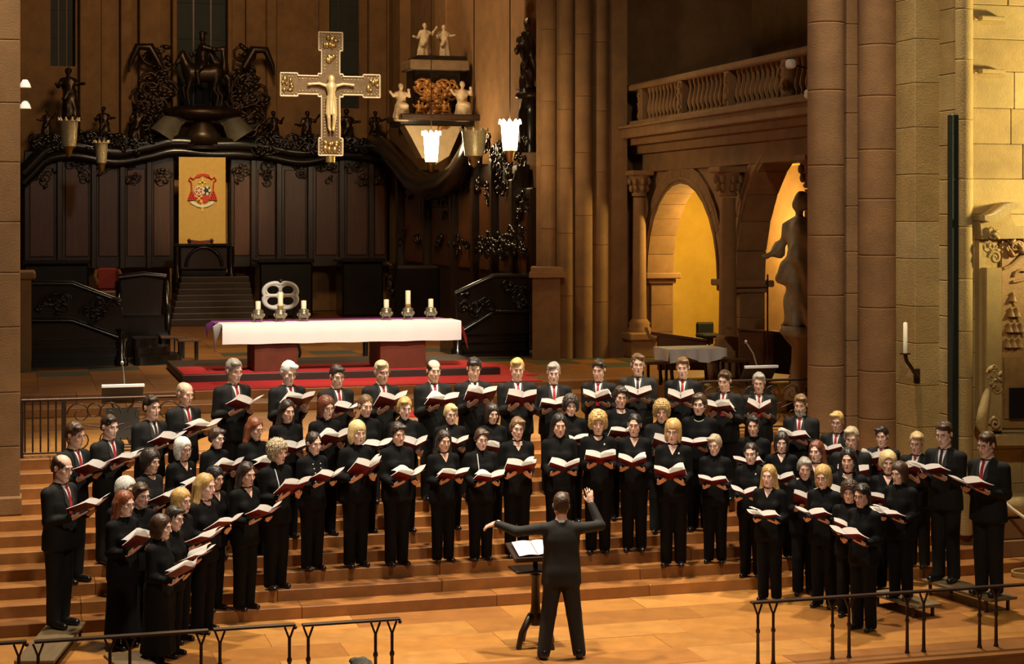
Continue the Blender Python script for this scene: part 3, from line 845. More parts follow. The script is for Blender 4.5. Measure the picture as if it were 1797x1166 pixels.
    if hs != 'none':
        Vh, Qh = hair_mesh(hs, spec['seed'], .0055 if spec.get('wavy') else 0.0)
        Vh = (Vh * HSC) @ Rm.T + hc
        link_mesh('hair', np_mesh('hair', Vh * k, Qh, [hair_mat(hcol)]), o)
    HP = lambda x, y, z: hc + Rm @ np.array((x, y, z)) * HSC
    for sg in (-1, 1):
        e = link_mesh('eye', EYE_ME, o); e.location = T(HP(sg * .031, -.0725, .005)); e.scale = (k * HSC,) * 3
        e.rotation_euler = Matrix([list(r) for r in Rm]).to_euler()
    for sg in (-1, 1):
        m = MB(); m.tube([HP(sg * .013, -.0915, .020), HP(sg * .03, -.0925, .026), HP(sg * .049, -.080, .022)], [.003, .0042, .002], 5)
        child(m, 'eyebrow', hair_mat(hcol if hcol not in ('white', 'lightblond', 'blond') else 'lightbrown'))
    mo = spec.get('mouth', rnd.choice((.3, .7, 1.0, 1.3)))
    def moval(sx, sz, y): return [HP(sx * math.cos(t), y + .012 * abs(math.cos(t)) ** 2, -.068 + sz * math.sin(t)) for t in np.linspace(0, 2 * math.pi, 15)]
    m = MB(); m.tube(moval(.0175, .005 + .0075 * mo, -.0925), .0048, 6, False); lp = child(m, 'lips', lip)
    m = MB(); q_ = moval(.016, .0045 + .0075 * mo, -.0925); m._add([HP(0, -.0895, -.068)] + q_[:-1], [(0, i + 1, (i + 1) % 14 + 1) for i in range(14)], False); child(m, 'mouth', MATS['mouth_dark'])
    if not man and not tn:
        m = MB(); m.tube([(.060 * math.cos(t), .016 + .060 * math.sin(t), 1.447 + .012 * math.sin(t)) for t in np.linspace(0, 2 * math.pi, 21)], .011, 6, False); child(m, 'collar', cloth)
    if spec.get('glasses'):
        m = MB()
        for sg in (-1, 1):
            m.tube([HP(sg * .032 + .022 * math.cos(t), -.104, .004 + .016 * math.sin(t)) for t in np.linspace(0, 2 * math.pi, 13)], .0019, 4, False)
            m.tube([HP(sg * .054, -.103, .008), HP(sg * .078, -.06, .008), HP(sg * .080, .01, .004)], .0017, 4)
        m.tube([HP(-.010, -.105, .008), HP(.010, -.105, .008)], .0019, 4)
        child(m, 'glasses', mat('glasses_frame', (.05, .03, .025), .3))
    if spec.get('beard'):
        g2 = SDF(graded(-.09, .09, .009, []), graded(-.13, .03, .009, []), graded(-.17, -.02, .009, []))
        g2.ell((0, -.052, -.105), (.05, .046, .045), .01); g2.cap((-.055, -.02, -.06), (-.03, -.06, -.10), .02, .024, .02); g2.cap((.055, -.02, -.06), (.03, -.06, -.10), .02, .024, .02)
        g2.cap((-.028, -.086, -.052), (.028, -.086, -.052), .011, .011, .01); g2.cut((0, -.11, -.066), (.02, .03, .009), .004)
        Vb, Qb, _ = g2.nets(); link_mesh('beard', np_mesh('beard', ((Vb * HSC) @ Rm.T + hc) * k, Qb, [hair_mat('grey')]), o)
    # clothes
    def patch(rows, off, nx=7):
        """rows of (z, xl, xr) draped on the chest"""
        m_ = MB(); P = []
        for z, xl, xr in rows:
            P.append([(x, fy_(x, z) - off, z) for x in np.linspace(xl, xr, nx)])
        m_.grid(P); return m_
    if man:
        top = 1.462; vz = spec.get('vz', 1.16)
        rows = [(z, -.052 * (z - vz) / (top - vz) - .002, .052 * (z - vz) / (top - vz) + .002) for z in np.linspace(top, vz, 14)]
        if spec.get('front', True):
            child(patch(rows, .004), 'shirt_front', mat('white_shirt', (.80, .78, .74), .7))
            # tie
            tz = np.linspace(1.425, vz - .01, 10)
            child(patch([(z, -.015 - .010 * i / 9, .015 + .010 * i / 9) for i, z in enumerate(tz)], .010, 4), 'tie', mat('red_tie' if not spec.get('darktie') else 'dark_tie', (.36, .012, .02) if not spec.get('darktie') else (.03, .01, .012), .45))
            m = MB(); m.box((0, fy_(0, 1.432) - .016, 1.437), (.034, .022, .034), .008); child(m, 'tie_knot', MATS['red_tie' if not spec.get('darktie') else 'dark_tie'])
            for sg in (-1, 1):
                rows2 = []
                for z in np.linspace(top + .005, vz - .005, 12):
                    t = (z - vz) / (top - vz); xi = sg * (.050 * t + .000); wd = .012 + .052 * (1 - abs(2 * min(max(t, 0), 1) - .9)) * .75
                    rows2.append((z, xi, xi + sg * wd))
                child(patch(rows2, .009, 4), 'lapel', mat('suit_lapel', (.017, .016, .014), .7))
            for zz in (vz - .03, vz - .12):
                m = MB(); m.ball((0.01, fy_(.01, zz) - .002, zz), (.008, .004, .008), 6); child(m, 'button', mat('shoe_leather', (.008, .007, .007), .25))
        m = MB()
        prof = []
        n = 18; P = []
        for r_, z_, f_ in ((.064, 1.445, .0), (.060, 1.470, .0), (.0575, 1.492, 0.0), (.055, 1.492, 0.0)):
            a0, a1 = (-math.pi / 2 + .16, 1.5 * math.pi - .16) if spec.get('front', True) else (-math.pi / 2, 1.5 * math.pi)
            P.append([(r_ * math.cos(t), .010 + r_ * 1.02 * math.sin(t) + (1.47 - z_) * .25, z_ - .028 * max(0, -math.sin(t)) + .008 * max(0, math.sin(t))) for t in np.linspace(a0, a1, n)])
        m.grid(P); child(m, 'shirt_collar', mat('white_shirt', (.80, .78, .74), .7))
        for sg, sh, el, w, a, n_, ts, cu, spread in arms:
            dd = unit(w - el); m = MB(); m.tube([w - dd * .03, w - dd * .004], [.0335, .0325], 12); child(m, 'shirt_cuff', MATS['white_shirt'])
    else:
        nl = spec.get('neck', None)
        if nl and not tn:
            dz = {'v': .11, 'round': .05}.get(nl, .05); top = 1.455
            rows = []
            for z in np.linspace(top, top - dz, 8):
                t = (z - top + dz) / dz; wd = .058 * (t if nl == 'v' else math.sqrt(max(t, 0.0)))
                rows.append((z, -wd - .002, wd + .002))
            child(patch(rows, .004), 'neckline', skin)
        if spec.get('necklace'):
            m = MB()
            for t in np.linspace(-1.15, 1.15, 17):
                x = .062 * math.sin(t); z = 1.44 - .035 * math.cos(t) ** 1; m.ball((x, fy_(x, z) - .006, z), .0055, 6)
            child(m, 'necklace', mat('pearl', (.75, .68, .55), .3))
        if spec.get('buttons'):
            for sg in (-1, 1):
                for q in range(5):
                    z = 1.36 - q * .055; x = sg * (.055 - q * .005); m = MB(); m.ball((x, fy_(x, z) - .003, z), (.009, .006, .009), 7); child(m, 'button', mat('pearl', (.75, .68, .55), .3))
        if spec.get('brooch'):
            x, z = .075, 1.36; m = MB(); m.ball((x, fy_(x, z) - .004, z), (.012, .006, .014), 7); child(m, 'brooch', mat('pearl', (.75, .68, .55), .3))
        if spec.get('strap'):
            child(patch([(z, -.07 + .0 * z - .006, -.07 + .006) for z in np.linspace(1.43, 1.12, 9)], .007, 3), 'lanyard', mat('pale_strap', (.5, .48, .45), .6))
    if SHOE_ME is None: SHOE_ME = shoe_mesh()
    st = spec.get('stance', .085)
    for sg in (-1, 1):
        s_ = link_mesh('shoe', SHOE_ME, o); s_.location = (sg * st * k, (.01 + (.02 if sg > 0 else 0)) * k, 0)
        s_.scale = (k * (1 if man else .86),) * 3; s_.rotation_euler = (0, 0, sg * .16)
    return o
# ------------------------------------------------------------------ objects of the sanctuary
RED = mat('red_carpet', (.52, .012, .014), .9, var=.15, scale=8, bump=.3, bscale=200)
def ground_poly(name, pix, h, th, m, label, cat):
    P = [at_h(px, py, h) for px, py in pix]
    c = sum(P, Vector()) / len(P)
    o = MB().prism([(p.x - c.x, p.y - c.y) for p in P], 0, th).build(name, m, None, (c.x, c.y, h)); return tag(o, label, cat)
def rect_carpet(x0, x1, y0, y1, h, label):
    o = MB().bx(0, x1 - x0, 0, y1 - y0, 0, .014, .004).build('carpet', RED, None, (x0, y0, h)); return tag(o, label, 'carpet')
xl, xr_ = at_h(318, 676, CH).x, at_h(960, 672, CH).x
rect_carpet(xl, xr_, Y13 + .06, YPRE - .01, CH, 'wide red carpet on the floor in front of the altar platform')
# altar platform
pl = MB().bx(0, 5.6, 0, 3.1, 0, HPRE - CH, .012).build('altar_platform', mat('platform_dark', (.028, .014, .009), .5), None, (AX - 2.75, YPRE, CH))
tag(pl, 'low dark platform under the altar', 'platform')
rect_carpet(AX - 2.72, AX + 2.80, YPRE + .02, YPRE + 1.5, HPRE, 'red carpet covering the top of the altar platform')
ground_poly('carpet', [(884, 660), (814, 641), (868, 638), (945, 659)], CH, .012, RED, 'red carpet runner slanting away from the altar toward the clustered pillar', 'carpet')
ground_poly('carpet', [(258, 716), (236, 668), (268, 666), (300, 716)], LAND, .012, RED, 'narrow red runner on the landing behind the dark lectern with iron scrolls in front', 'carpet')
ground_poly('carpet', [(716, 733), (716, 722), (975, 712), (975, 728)], LAND, .012, RED, 'red carpet strip on the landing behind the back row of men', 'carpet')

# altar with cloths and candles
z_top = at_y(600, 567, YPRE + .1).z
al_x0, al_x1 = x_at(393, YPRE + .1), x_at(806, YPRE + .1)
al = thing('altar', 'broad altar table on two red stone blocks', 'altar', (AX, YPRE + .1, HPRE + .014))
hb = z_top - HPRE - .014
REDST = mat('red_stone', (.12, .026, .010), .45, var=.3, scale=4, bump=.1, bscale=30)
for a, b in ((447, 523), (668, 748)):
    x0, x1 = x_at(a, YPRE + .12) - AX, x_at(b, YPRE + .12) - AX
    MB().bx(x0, x1, .06, 1.05, 0, hb - .12, .008).build('pedestal', REDST, al)
MB().bx(al_x0 - AX, al_x1 - AX, 0, 1.3, hb - .12, hb - .012, .01).build('table_slab', REDST, al)
def altar_cloth(x0, x1, y0, y1, z, drop, seed, corner=.1):
    rnd = random.Random(seed); P = []; n = 46
    rows = [(y0 - .012, z - drop), (y0 - .016, z - drop * .55), (y0 - .012, z - .02), (y0, z), (y0 + (y1 - y0) * .5, z), (y1, z)]
    for i, (y, zz) in enumerate(rows):
        row = []
        for j in range(n + 1):
            x = x0 + (x1 - x0) * j / n; w = .008 * math.sin(j * 1.3 + seed) * (1 if i < 2 else 0)
            row.append((x, y + w - (.006 if i < 2 else 0), zz + (.004 * math.sin(j * .7) if i == 0 else 0)))
        P.append(row)
    m = MB(); m.grid(P)
    for xe, sg in ((x0, -1), (x1, 1)):     # end drops falling in a point
        Q = []
        for t in np.linspace(0, 1, 8):
            y = y0 + (y1 - y0) * t * .75; dd = corner * (1 - t) + .10
            Q.append([(xe, y, z), (xe + sg * .10, y - .0, z - dd * .55), (xe + sg * (.13 - .03 * t), y, z - dd)])
        m.grid(Q)
    return m
ac = altar_cloth(-(al_x1 - al_x0) / 2 - .03, (al_x1 - al_x0) / 2 + .03, -.01, .72, .004, .34, 3, .42).build('altar_cloth', WHITE, None, ((al_x0 + al_x1) / 2, YPRE + .1, z_top))
tag(ac, 'bright white cloth hanging over the front of the altar', 'altar cloth')
PURPLE = mat('purple_cloth', (.20, .020, .22), .8)
pc = altar_cloth(-(al_x1 - al_x0) / 2 - .09, (al_x1 - al_x0) / 2 - .05, .70, 1.32, -.002, .02, 4, .18).build('altar_runner', PURPLE, None, ((al_x0 + al_x1) / 2, YPRE + .1, z_top))
tag(pc, 'purple cloth along the rear half of the altar top', 'altar cloth')
WAX = mat('candle_wax', (.78, .72, .50), .5); SILV = mat('aged_silver', (.30, .25, .17), .35, .7, var=.4, scale=30)
def candle_stand(px, tall, label):
    y = YPRE + .1 + .62; x = x_at(px, y)
    t = thing('candlestick', label, 'candlestick', (x, y, z_top + .006), group='candlesticks on the altar')
    for a in range(4):
        c, s_ = math.cos(a * math.pi / 2 + .5), math.sin(a * math.pi / 2 + .5)
        MB().tube([(.10 * c, .10 * s_, 0), (.085 * c, .085 * s_, .06), (.09 * c, .09 * s_, .10)], [.016, .010, .014], 6).build('foot', SILV, t)
    m = MB().lathe([(.085, .06), (.105, .08), (.105, .15), (.09, .165), (.10, .19), (.06, .215)], n=12)
    for a in range(8): m.ball((.106 * math.cos(a * .785), .106 * math.sin(a * .785), .115), (.02, .02, .03), 6)
    m.build('holder', SILV, t)
    z0 = .21
    if tall: MB().lathe([(.055, .21), (.05, .25), (.056, .28)], n=12).build('collar', GOLD, t); z0 = .275
    MB().lathe([(.046, z0), (.046, z0 + (.24 if tall else .15)), (.02, z0 + (.245 if tall else .155))], n=14).build('candle', WAX, t)
    MB().tube([(0, 0, z0 + .14), (.003, 0, z0 + (.27 if tall else .18))], .003, 4).build('wick', IRON, t)
for px, tall, lb in ((453, 0, 'short white candle nearest the pointed purple end of the altar'), (492, 1, 'tall white candle before the white openwork chair'),
                     (533, 0, 'short white candle just beyond the white openwork chair'), (678, 0, 'short white candle above the stool seen under the altar'),
                     (716, 1, 'tall white candle in the candle trio near the carved stall steps'), (756, 0, 'short white candle by the altar end facing the clustered pillar')):
    candle_stand(px, tall, lb + ', in a silver holder')

# chair with white openwork back behind the altar
def frame_oval(m, c, rx, rz, r, y): m.tube([(c[0] + rx * math.cos(t), y, c[1] + rz * math.sin(t)) for t in np.linspace(0, 2 * math.pi, 21)], r, 6, False)
cx = at_y(492, 560, 33.4)
chh = thing('chair', 'dark chair with white openwork back of four ovals behind the altar', 'chair', (cx.x, 33.4, CH))
zt = at_y(492, 499, 33.4).z - CH; zb = at_y(492, 539, 33.4).z - CH; hw = .30
IV = mat('ivory_paint', (.72, .68, .62), .5)
n = 24; outline = []
for t in np.linspace(0, 2 * math.pi, 41)[:-1]:
    x = hw * math.cos(t); z = (zb + zt) / 2 + (zt - zb) / 2 * math.sin(t); e = 1 + .24 * abs(math.sin(2 * t)) ** .8
    outline.append((x * e, 0, (z - (zb + zt) / 2) * e + (zb + zt) / 2))
bk = MB(); bk.tube(outline + outline[:1], .04, 8, False); bk.tube([(0, 0, zb), (0, 0, zt)], .035, 8); bk.tube([(-hw, 0, (zb + zt) / 2), (hw, 0, (zb + zt) / 2)], .035, 8)
for sx in (-1, 1):
    for sz in (-1, 1): frame_oval(bk, (sx * hw * .48, (zb + zt) / 2 + sz * (zt - zb) * .24), hw * .46, (zt - zb) * .235, .026, 0)
bk.build('backrest', IV, chh)
MB().bx(-.32, .32, -.5, .05, .40, .50, .03).build('seat', BLACKWOOD, chh)
MB().ball((0, 0, zt + .05), (.05, .04, .05), 8).build('crest', BLACKWOOD, chh)
for sx in (-1, 1):
    MB().tube([(sx * .28, 0, 0), (sx * .26, .02, .42), (sx * .28, 0, zb)], .03, 8).build('leg', BLACKWOOD, chh)
    MB().tube([(sx * .28, -.48, 0), (sx * .31, -.50, .2), (sx * .27, -.46, .42)], .028, 8).build('leg', BLACKWOOD, chh)
def stool(px, py, w, d, h, label, slats=0, rot=0.0):
    p = at_h(px, py, CH)
    t = thing('stool', label, 'stool', (p.x, p.y, CH), rot)
    MB().bx(-w / 2, w / 2, -d / 2, d / 2, h - .05, h, .012).build('seat', BROWNWOOD, t)
    for sx in (-1, 1):
        for sy in (-1, 1): MB().bx(sx * (w / 2 - .05) - .022, sx * (w / 2 - .05) + .022, sy * (d / 2 - .05) - .022, sy * (d / 2 - .05) + .022, 0, h - .05).build('leg', BLACKWOOD, t)
    for i in range(slats):
        x = -w / 2 + w * (i + 1) / (slats + 1); MB().bx(x - .014, x + .014, d / 2 - .06, d / 2 - .03, 0, h - .05).build('slat', BLACKWOOD, t)
stool(652, 626, .36, .36, .42, 'small dark wooden stool seen under the altar', 2)
stool(330, 634, .42, .40, .44, 'wooden stool nearer the open floor in the pair beside the rounded dark steps', 0)
stool(303, 628, .5, .40, .44, 'slatted wooden stool tucked against the rounded dark steps', 4)

# hanging crucifix with beaded border and reliefs
CY = YPRE + .3
cc = at_y(580, 150, CY); S = (at_y(580, 57, CY).z - at_y(580, 273, CY).z) / 216.0   # metres per pixel
cr = thing('crucifix', 'large gilded crucifix with beaded border hanging above the altar', 'crucifix', (cc.x, CY, cc.z))
def PX(x, y): return ((x - 580) * S, (150 - y) * S)
half = [(-21, 57 - 150), (21, 57 - 150), (21, 89 - 150), (16, 89 - 150), (16, 130 - 150), (22, 130 - 150), (22, 134 - 150), (58, 134 - 150), (58, 130 - 150), (88, 130 - 150), (88, 170 - 150), (58, 170 - 150), (58, 166 - 150), (22, 166 - 150), (22, 170 - 150), (16, 170 - 150), (16, 243 - 150), (21, 243 - 150), (21, 273 - 150), (-21, 273 - 150), (-21, 243 - 150), (-16, 243 - 150), (-16, 170 - 150), (-22, 170 - 150), (-22, 166 - 150), (-58, 166 - 150), (-58, 170 - 150), (-88, 170 - 150), (-88, 130 - 150), (-58, 130 - 150), (-58, 134 - 150), (-22, 134 - 150), (-22, 130 - 150), (-16, 130 - 150), (-16, 89 - 150), (-21, 89 - 150)]
pts = [(a * S, -b * S) for a, b in half]
MB().prism(pts, 0, .07, 'y').build('cross_body', mat('cross_bronze', (.16, .095, .04), .4, .6, var=.4, scale=12), cr)
m = MB(); P3 = [(a, -.008, b) for a, b in pts]
for i in range(len(P3)): m.tube([P3[i], P3[(i + 1) % len(P3)]], .017, 6)
m.build('border', mat('pale_gold', (.80, .62, .36), .35, .5), cr)
m = MB()
for i in range(len(P3)):
    a = Vector(P3[i]); b = Vector(P3[(i + 1) % len(P3)]); L = (b - a).length; nn_ = max(1, int(L / .052))
    inward = Vector((0, 0, 0))
    for j in range(nn_):
        p = a + (b - a) * (j + .5) / nn_
        d = Vector((b.z - a.z, 0, -(b.x - a.x))).normalized() * .055
        m.ball(p - d * -1 if False else p + d * (1 if True else -1), .013, 5)
bd = m.build('beads', MATS['pale_gold'], cr); bd['kind'] = 'stuff'
random.seed(5)
for (x, y, w, h) in ((580, 74, 15, 12), (505, 150, 13, 14), (655, 150, 13, 15), (580, 257, 16, 11), (580, 106, 8, 10)):
    m = MB(); a, b = PX(x, y)
    for q_ in range(9): m.ball((a + random.uniform(-w, w) * S * .7, -.015, b + random.uniform(-h, h) * S * .75), (random.uniform(.03, .06), .03, random.uniform(.03, .07)), 7)
    q_ = m.build('relief', GOLD, cr); q_['kind'] = 'stuff'
MB().lathe([(.085, -(285 - 150) * S), (.085, -(273 - 150) * S)], (0, .03, 0), 12).build('socket', GOLD, cr)
for sx in (-1, 1): MB().tube([(sx * .2, .04, (150 - 57) * S), (sx * .2, .04, (150 - 57) * S + 6)], .006, 4).build('suspension_wire', IRON, cr)
def corpus():
    g = SDF(graded(-.85, .85, .022, []), graded(-.24, .22, .02, []), graded(-1.15, .45, .022, []))
    g.ell((0, -.03, .28), (.12, .10, .13), .02); g.cap((-.07, 0, .08), (.07, 0, .08), .12, .12, .04); g.cap((0, 0, .08), (0, 0, -.2), .15, .13, .05)
    for s_ in (-1, 1):
        g.cap((s_ * .12, 0, .10), (s_ * .42, 0, .17), .05, .04, .03); g.cap((s_ * .42, 0, .17), (s_ * .72, 0, .16), .04, .03, .02); g.ell((s_ * .78, -.01, .15), (.08, .03, .04), .02)
        g.cap((s_ * .10, 0, -.45), (s_ * .10, -.04, -.72), .09, .07, .02); g.cap((s_ * .10, -.04, -.72), (s_ * .08, 0, -1.0), .07, .05, .02); g.ell((s_ * .06, -.05, -1.05), (.05, .06, .05), .02)
    g.cone(-.66, -.16, (.21, .13), (.17, .12), (0, 0), (0, 0), .03, 0, .10, 6)
    V, Q, _ = g.nets(); return np_mesh('corpus', V, Q, [mat('gilt_figure', (.85, .66, .30), .4, .35)])
c_ = link_mesh('corpus', corpus(), cr, (0, -.075, -9 * S)); c_.scale = (82 * S / 1.66, 66 * S, 66 * S)

# ---- statues (robed figures), one implicit mesh per pose
def statue_mesh(seed, arms=1, seated=False, coarse=.035):
    rnd = random.Random(seed)
    g = SDF(graded(-.75, .75, coarse, []), graded(-.55, .45, coarse, []), graded(-.05, 1.95, coarse, []))
    lean = rnd.uniform(-.06, .06); fold = rnd.choice((5, 6, 7))
    if seated:
        g.cone(0, .55, (.34, .34), (.27, .27), (0, -.1), (0, -.05), .05, 0, .10, fold)
        g.ell((0, -.18, .55), (.26, .28, .13), .08); g.cap((0, .05, .5), (lean, 0, 1.05), .2, .17, .08); zt = 1.08
    else:
        g.cone(0, .95, (.30, .24), (.20, .15), (0, 0), (lean, 0), .05, 0, .13, fold)
        g.cap((lean, 0, .9), (lean * 1.5, 0, 1.28), .18, .17, .08); zt = 1.32
    hx = lean * 2
    g.cap((hx - .14, .02, zt), (hx + .14, .02, zt), .09, .09, .06); g.cap((hx, 0, zt + .05), (hx, -.02, zt + .2), .06, .06, .03); g.ell((hx, -.02, zt + .3), (.095, .115, .135), .02)
    g.ell((hx, .02, zt + .33), (.11, .12, .12), .02)
    for s_ in (-1, 1):
        a = rnd.uniform(-.6, .9) if arms else -.9
        el = np.array((hx + s_ * .32, -.05, zt - .2 + .15 * a)); ha = el + np.array((s_ * rnd.uniform(-.12, .24), -.16, rnd.uniform(-.05, .25) + .1 * a))
        g.cap((hx + s_ * .17, 0, zt), el, .085, .07, .04); g.cap(el, ha, .07, .045, .03); g.ell(ha, (.06, .06, .06), .03)
    g.cap((hx - .16, .1, zt - .05), (hx + .2, .14, .35), .12, .16, .08)     # mantle falling behind
    g.cap((hx + .16, -.08, zt - .1), (hx - .12, -.17, .65), .06, .10, .06)
    x, y, z = g.pts((slice(None),) * 3)
    g.d += (.012 if arms else .03) * np.sin(22 * x + 9 * z + seed) * np.sin(5 * z + 14 * y)
    V, Q, _ = g.nets(); return np_mesh('statue', V, Q, [BRONZE])
ST = [statue_mesh(i) for i in range(4)]; SEAT = statue_mesh(11, 1, True)
def statue(px, ytop, ybot, y, var, label, m=BRONZE, seated=False, base=True, rot=0.0, X=None, wide=1.1):
    p = at_y(px, ybot, y) if X is None else at_x(px, ybot, X); q = at_y(px, ytop, y) if X is None else at_x(px, ytop, X)
    H = q.z - p.z
    t = thing('statue', label, 'statue', p, rot)
    me = (SEAT if seated else ST[var % len(ST)]); o = link_mesh('figure', me, t); s_ = H / (1.52 if seated else 1.78)
    o.scale = (s_ * wide, s_ * wide, s_); o.material_slots[0].link = 'OBJECT'; o.material_slots[0].material = m
    if base: MB().lathe([(.30 * s_, -.12 * s_), (.36 * s_, -.06 * s_), (.32 * s_, .02 * s_)], n=12).build('base', m, t)
    return t
def spiral(m, c, r0, turns, sgn=1, r=.05, plane='xz', y=0.0, flip=1, n=20):
    P = []; R_ = []
    for i in range(n):
        t = i / (n - 1); a = t * turns * 2 * math.pi; q_ = r0 * (1 - .85 * t)
        P.append((c[0] + sgn * q_ * math.cos(a), y - .02 * t, c[1] + flip * q_ * math.sin(a))); R_.append(r * (1 - .5 * t))
    if plane == 'yz': P = [(p[1], p[0], p[2]) for p in P]
    m.tube(P, R_, 7)
def carving(name, parent, x0, x1, z0, z1, y, seed, m=DARKWOOD, n=14, plane='xz', sz=1.0):
    """foliage carving: scrolls and leaves joined into one relief"""
    rnd = random.Random(seed); b = MB()
    for i in range(n):
        x, z = rnd.uniform(x0, x1), rnd.uniform(z0, z1); r = rnd.uniform(.10, .22) * sz
        spiral(b, (x, z), r, rnd.uniform(.9, 1.5), rnd.choice((-1, 1)), .035 * sz, plane, y, rnd.choice((-1, 1)), 12)
        c = (x + rnd.uniform(-.15, .15) * sz, y - .03, z + rnd.uniform(-.15, .15) * sz)
        if plane == 'yz': c = (c[1], c[0], c[2])
        b.ball(c, (.10 * sz, .05 * sz, .05 * sz) if plane == 'xz' else (.05 * sz, .10 * sz, .05 * sz), 7, Matrix.Rotation(rnd.uniform(-1, 1), 3, 'Y' if plane == 'xz' else 'X'))
    o = b.build(name, m, parent); o['kind'] = 'stuff'; return o

# ---- choir stalls: panelled back along the apse
YS = YB - 1.0
def zs(py): return at_y(400, py, YS).z
st_ = thing('choir_stall', 'dark carved choir stall back with tall panels along the apse wall', 'choir stall', (0, 0, 0))
def stall_panel(px0, px1, ytop, ybot, m, d=0.0):
    a, b = x_at(px0, YS), x_at(px1, YS)
    p = MB().bx(a, b, YS - d, YS + .3, zs(ybot), zs(ytop), .03).build('panel', DARKWOOD, st_)
    w = b - a
    MB().bx(a + w * .16, b - w * .16, YS - d - .05, YS - d + .02, zs(ybot) + .35, zs(ytop) - .5, .02).build('panel_field', REDWOOD, p)
    carving('panel_carving', p, a + w * .25, b - w * .25, zs(ytop) - .9, zs(ytop) - .3, YS - d - .06, int(px0), DARKWOOD, 5)
cols = [(42, 105, DARKWOOD), (105, 165, REDWOOD), (165, 215, DARKWOOD), (215, 262, DARKWOOD), (262, 306, REDWOOD), (404, 445, REDWOOD), (445, 490, DARKWOOD), (490, 545, DARKWOOD), (545, 600, DARKWOOD), (600, 652, DARKWOOD), (652, 680, REDWOOD)]
for a, b, m_ in cols: stall_panel(a, b, 268, 470, m_)
for px in (105, 165, 215, 262, 445, 490, 545, 600, 652):
    MB().bx(x_at(px - 5, YS - .15), x_at(px + 5, YS - .15), YS - .18, YS, zs(470), zs(270), .02).build('pilaster', DARKWOOD, st_)
# wavy cornice
for k_, (dz, r_) in enumerate(((0, .22), (-.28, .15))):
    P = []
    for px in range(40, 686, 12):
        h = 262 - (40 if 270 < px < 440 else 0) * math.sin(math.pi * (px - 270) / 170 if 270 < px < 440 else 0) * .35 + 6 * math.sin(px / 26) + max(0, (80 - px)) * .9
        p = at_y(px, h, YS - .2); P.append((p.x, p.y, p.z + dz))
    MB().tube(P, r_, 8).build('cornice', BLACKWOOD, st_)
for i, (a, b) in enumerate(((50, 110), (120, 200), (205, 258), (452, 500), (505, 590), (600, 680))):
    carving('cornice_carving', st_, x_at(a, YS), x_at(b, YS), zs(262), zs(246), YS - .35, 40 + i, BLACKWOOD, 16, sz=1.3)
# stall seats and desk rail in front
for i, (a, b) in enumerate(((42, 156), (455, 548), (600, 672))):
    MB().bx(x_at(a, YS - 2.2), x_at(b, YS - 2.2), YS - 2.3, YS - 1.2, CH, at_y(400, 462, YS - 2.2).z, .05).build('desk', BLACKWOOD, st_)
    MB().bx(x_at(a - 3, YS - 2.3), x_at(b + 3, YS - 2.3), YS - 2.4, YS - 1.1, at_y(400, 462, YS - 2.3).z, at_y(400, 455, YS - 2.3).z, .03).build('desk_ledge', BLACKWOOD, st_)
# right wing along the side wall
XW = XS - .35
wg = thing('choir_stall', 'reddish panelled choir stall wing with carvings under the lit lamps', 'choir stall', (0, 0, 0))
def wy(px): return at_x(px, 400, XW).y
for i, (a, b, m_) in enumerate(((705, 752, REDWOOD), (752, 800, REDWOOD), (800, 838, REDWOOD), (838, 872, REDWOOD), (872, 908, REDWOOD), (908, 932, DARKWOOD))):
    ya, yb__ = wy(a), wy(b)
    zt_ = at_x((a + b) / 2, 330 - (40 if i in (2, 3, 4) else 0) + (0 if i else -30), XW).z
    p = MB().bx(XW, XW + .3, yb__ + .03, ya - .03, CH, zt_, .03).build('panel', DARKWOOD, wg)
    MB().bx(XW - .05, XW + .02, yb__ + (ya - yb__) * .2, ya - (ya - yb__) * .2, CH + 1.6, zt_ - .5, .02).build('panel_field', REDWOOD, p)
    carving('panel_carving', p, yb__ + .3, ya - .3, zt_ - .8, zt_ - .2, XW - .08, 70 + i, BLACKWOOD, 6, 'yz', .9)
    carving('panel_carving', p, yb__ + .3, ya - .3, CH + 2.0, CH + 2.4, XW - .1, 80 + i, BLACKWOOD, 5, 'yz', .9)
    MB().bx(XW - .16, XW + .1, ya - .12, ya + .12, CH, zt_ + .2, .03).build('pilaster', DARKWOOD, wg)
# sweeping dark curve under the gallery niche
P = [at_x(px, py, XW - .3) for px, py in ((655, 250), (680, 262), (705, 290), (728, 318), (755, 330), (785, 322), (808, 300), (822, 270), (828, 248))]
MB().tube(P, [.25, .28, .3, .32, .34, .32, .30, .26, .2], 10).build('cornice', BLACKWOOD, wg)
for i, (a, b, c, d) in enumerate(((812, 880, 250, 285), (870, 926, 255, 300), (840, 900, 425, 445), (880, 926, 400, 440))):
    y0_, y1_ = at_x(b, 300, XW - .4).y, at_x(a, 300, XW - .4).y
    carving('cornice_carving', wg, y0_, y1_, at_x(a, d, XW - .4).z, at_x(a, c, XW - .4).z, XW - .4, 90 + i, BLACKWOOD, 18, 'yz', 1.0)
# stall seats in front of the wing
for i, (px0, px1, py) in enumerate(((560, 700, 455),)):
    a = at_x(px0 + 60, 500, XW - 1.8)
    ya, yb__ = at_x(px1, 500, XW - 1.9).y, at_x(px0 + 130, 500, XW - 1.9).y
    MB().bx(XW - 2.0, XW - .9, ya, yb__ - .05, CH, at_x(px1, py + 12, XW - 1.9).z, .06).build('desk', BLACKWOOD, wg)
    MB().tube([(XW - 2.0, y_, at_x(px1, py + 8, XW - 1.9).z + .05 * math.sin(y_ * 2.2)) for y_ in np.linspace(ya, yb__, 14)], .07, 8).build('desk_ledge', BLACKWOOD, wg)
    carving('desk_carving', wg, ya, yb__, CH + 1.0, CH + 1.4, XW - 2.03, 120 + i, BLACKWOOD, 8, 'yz', .8)

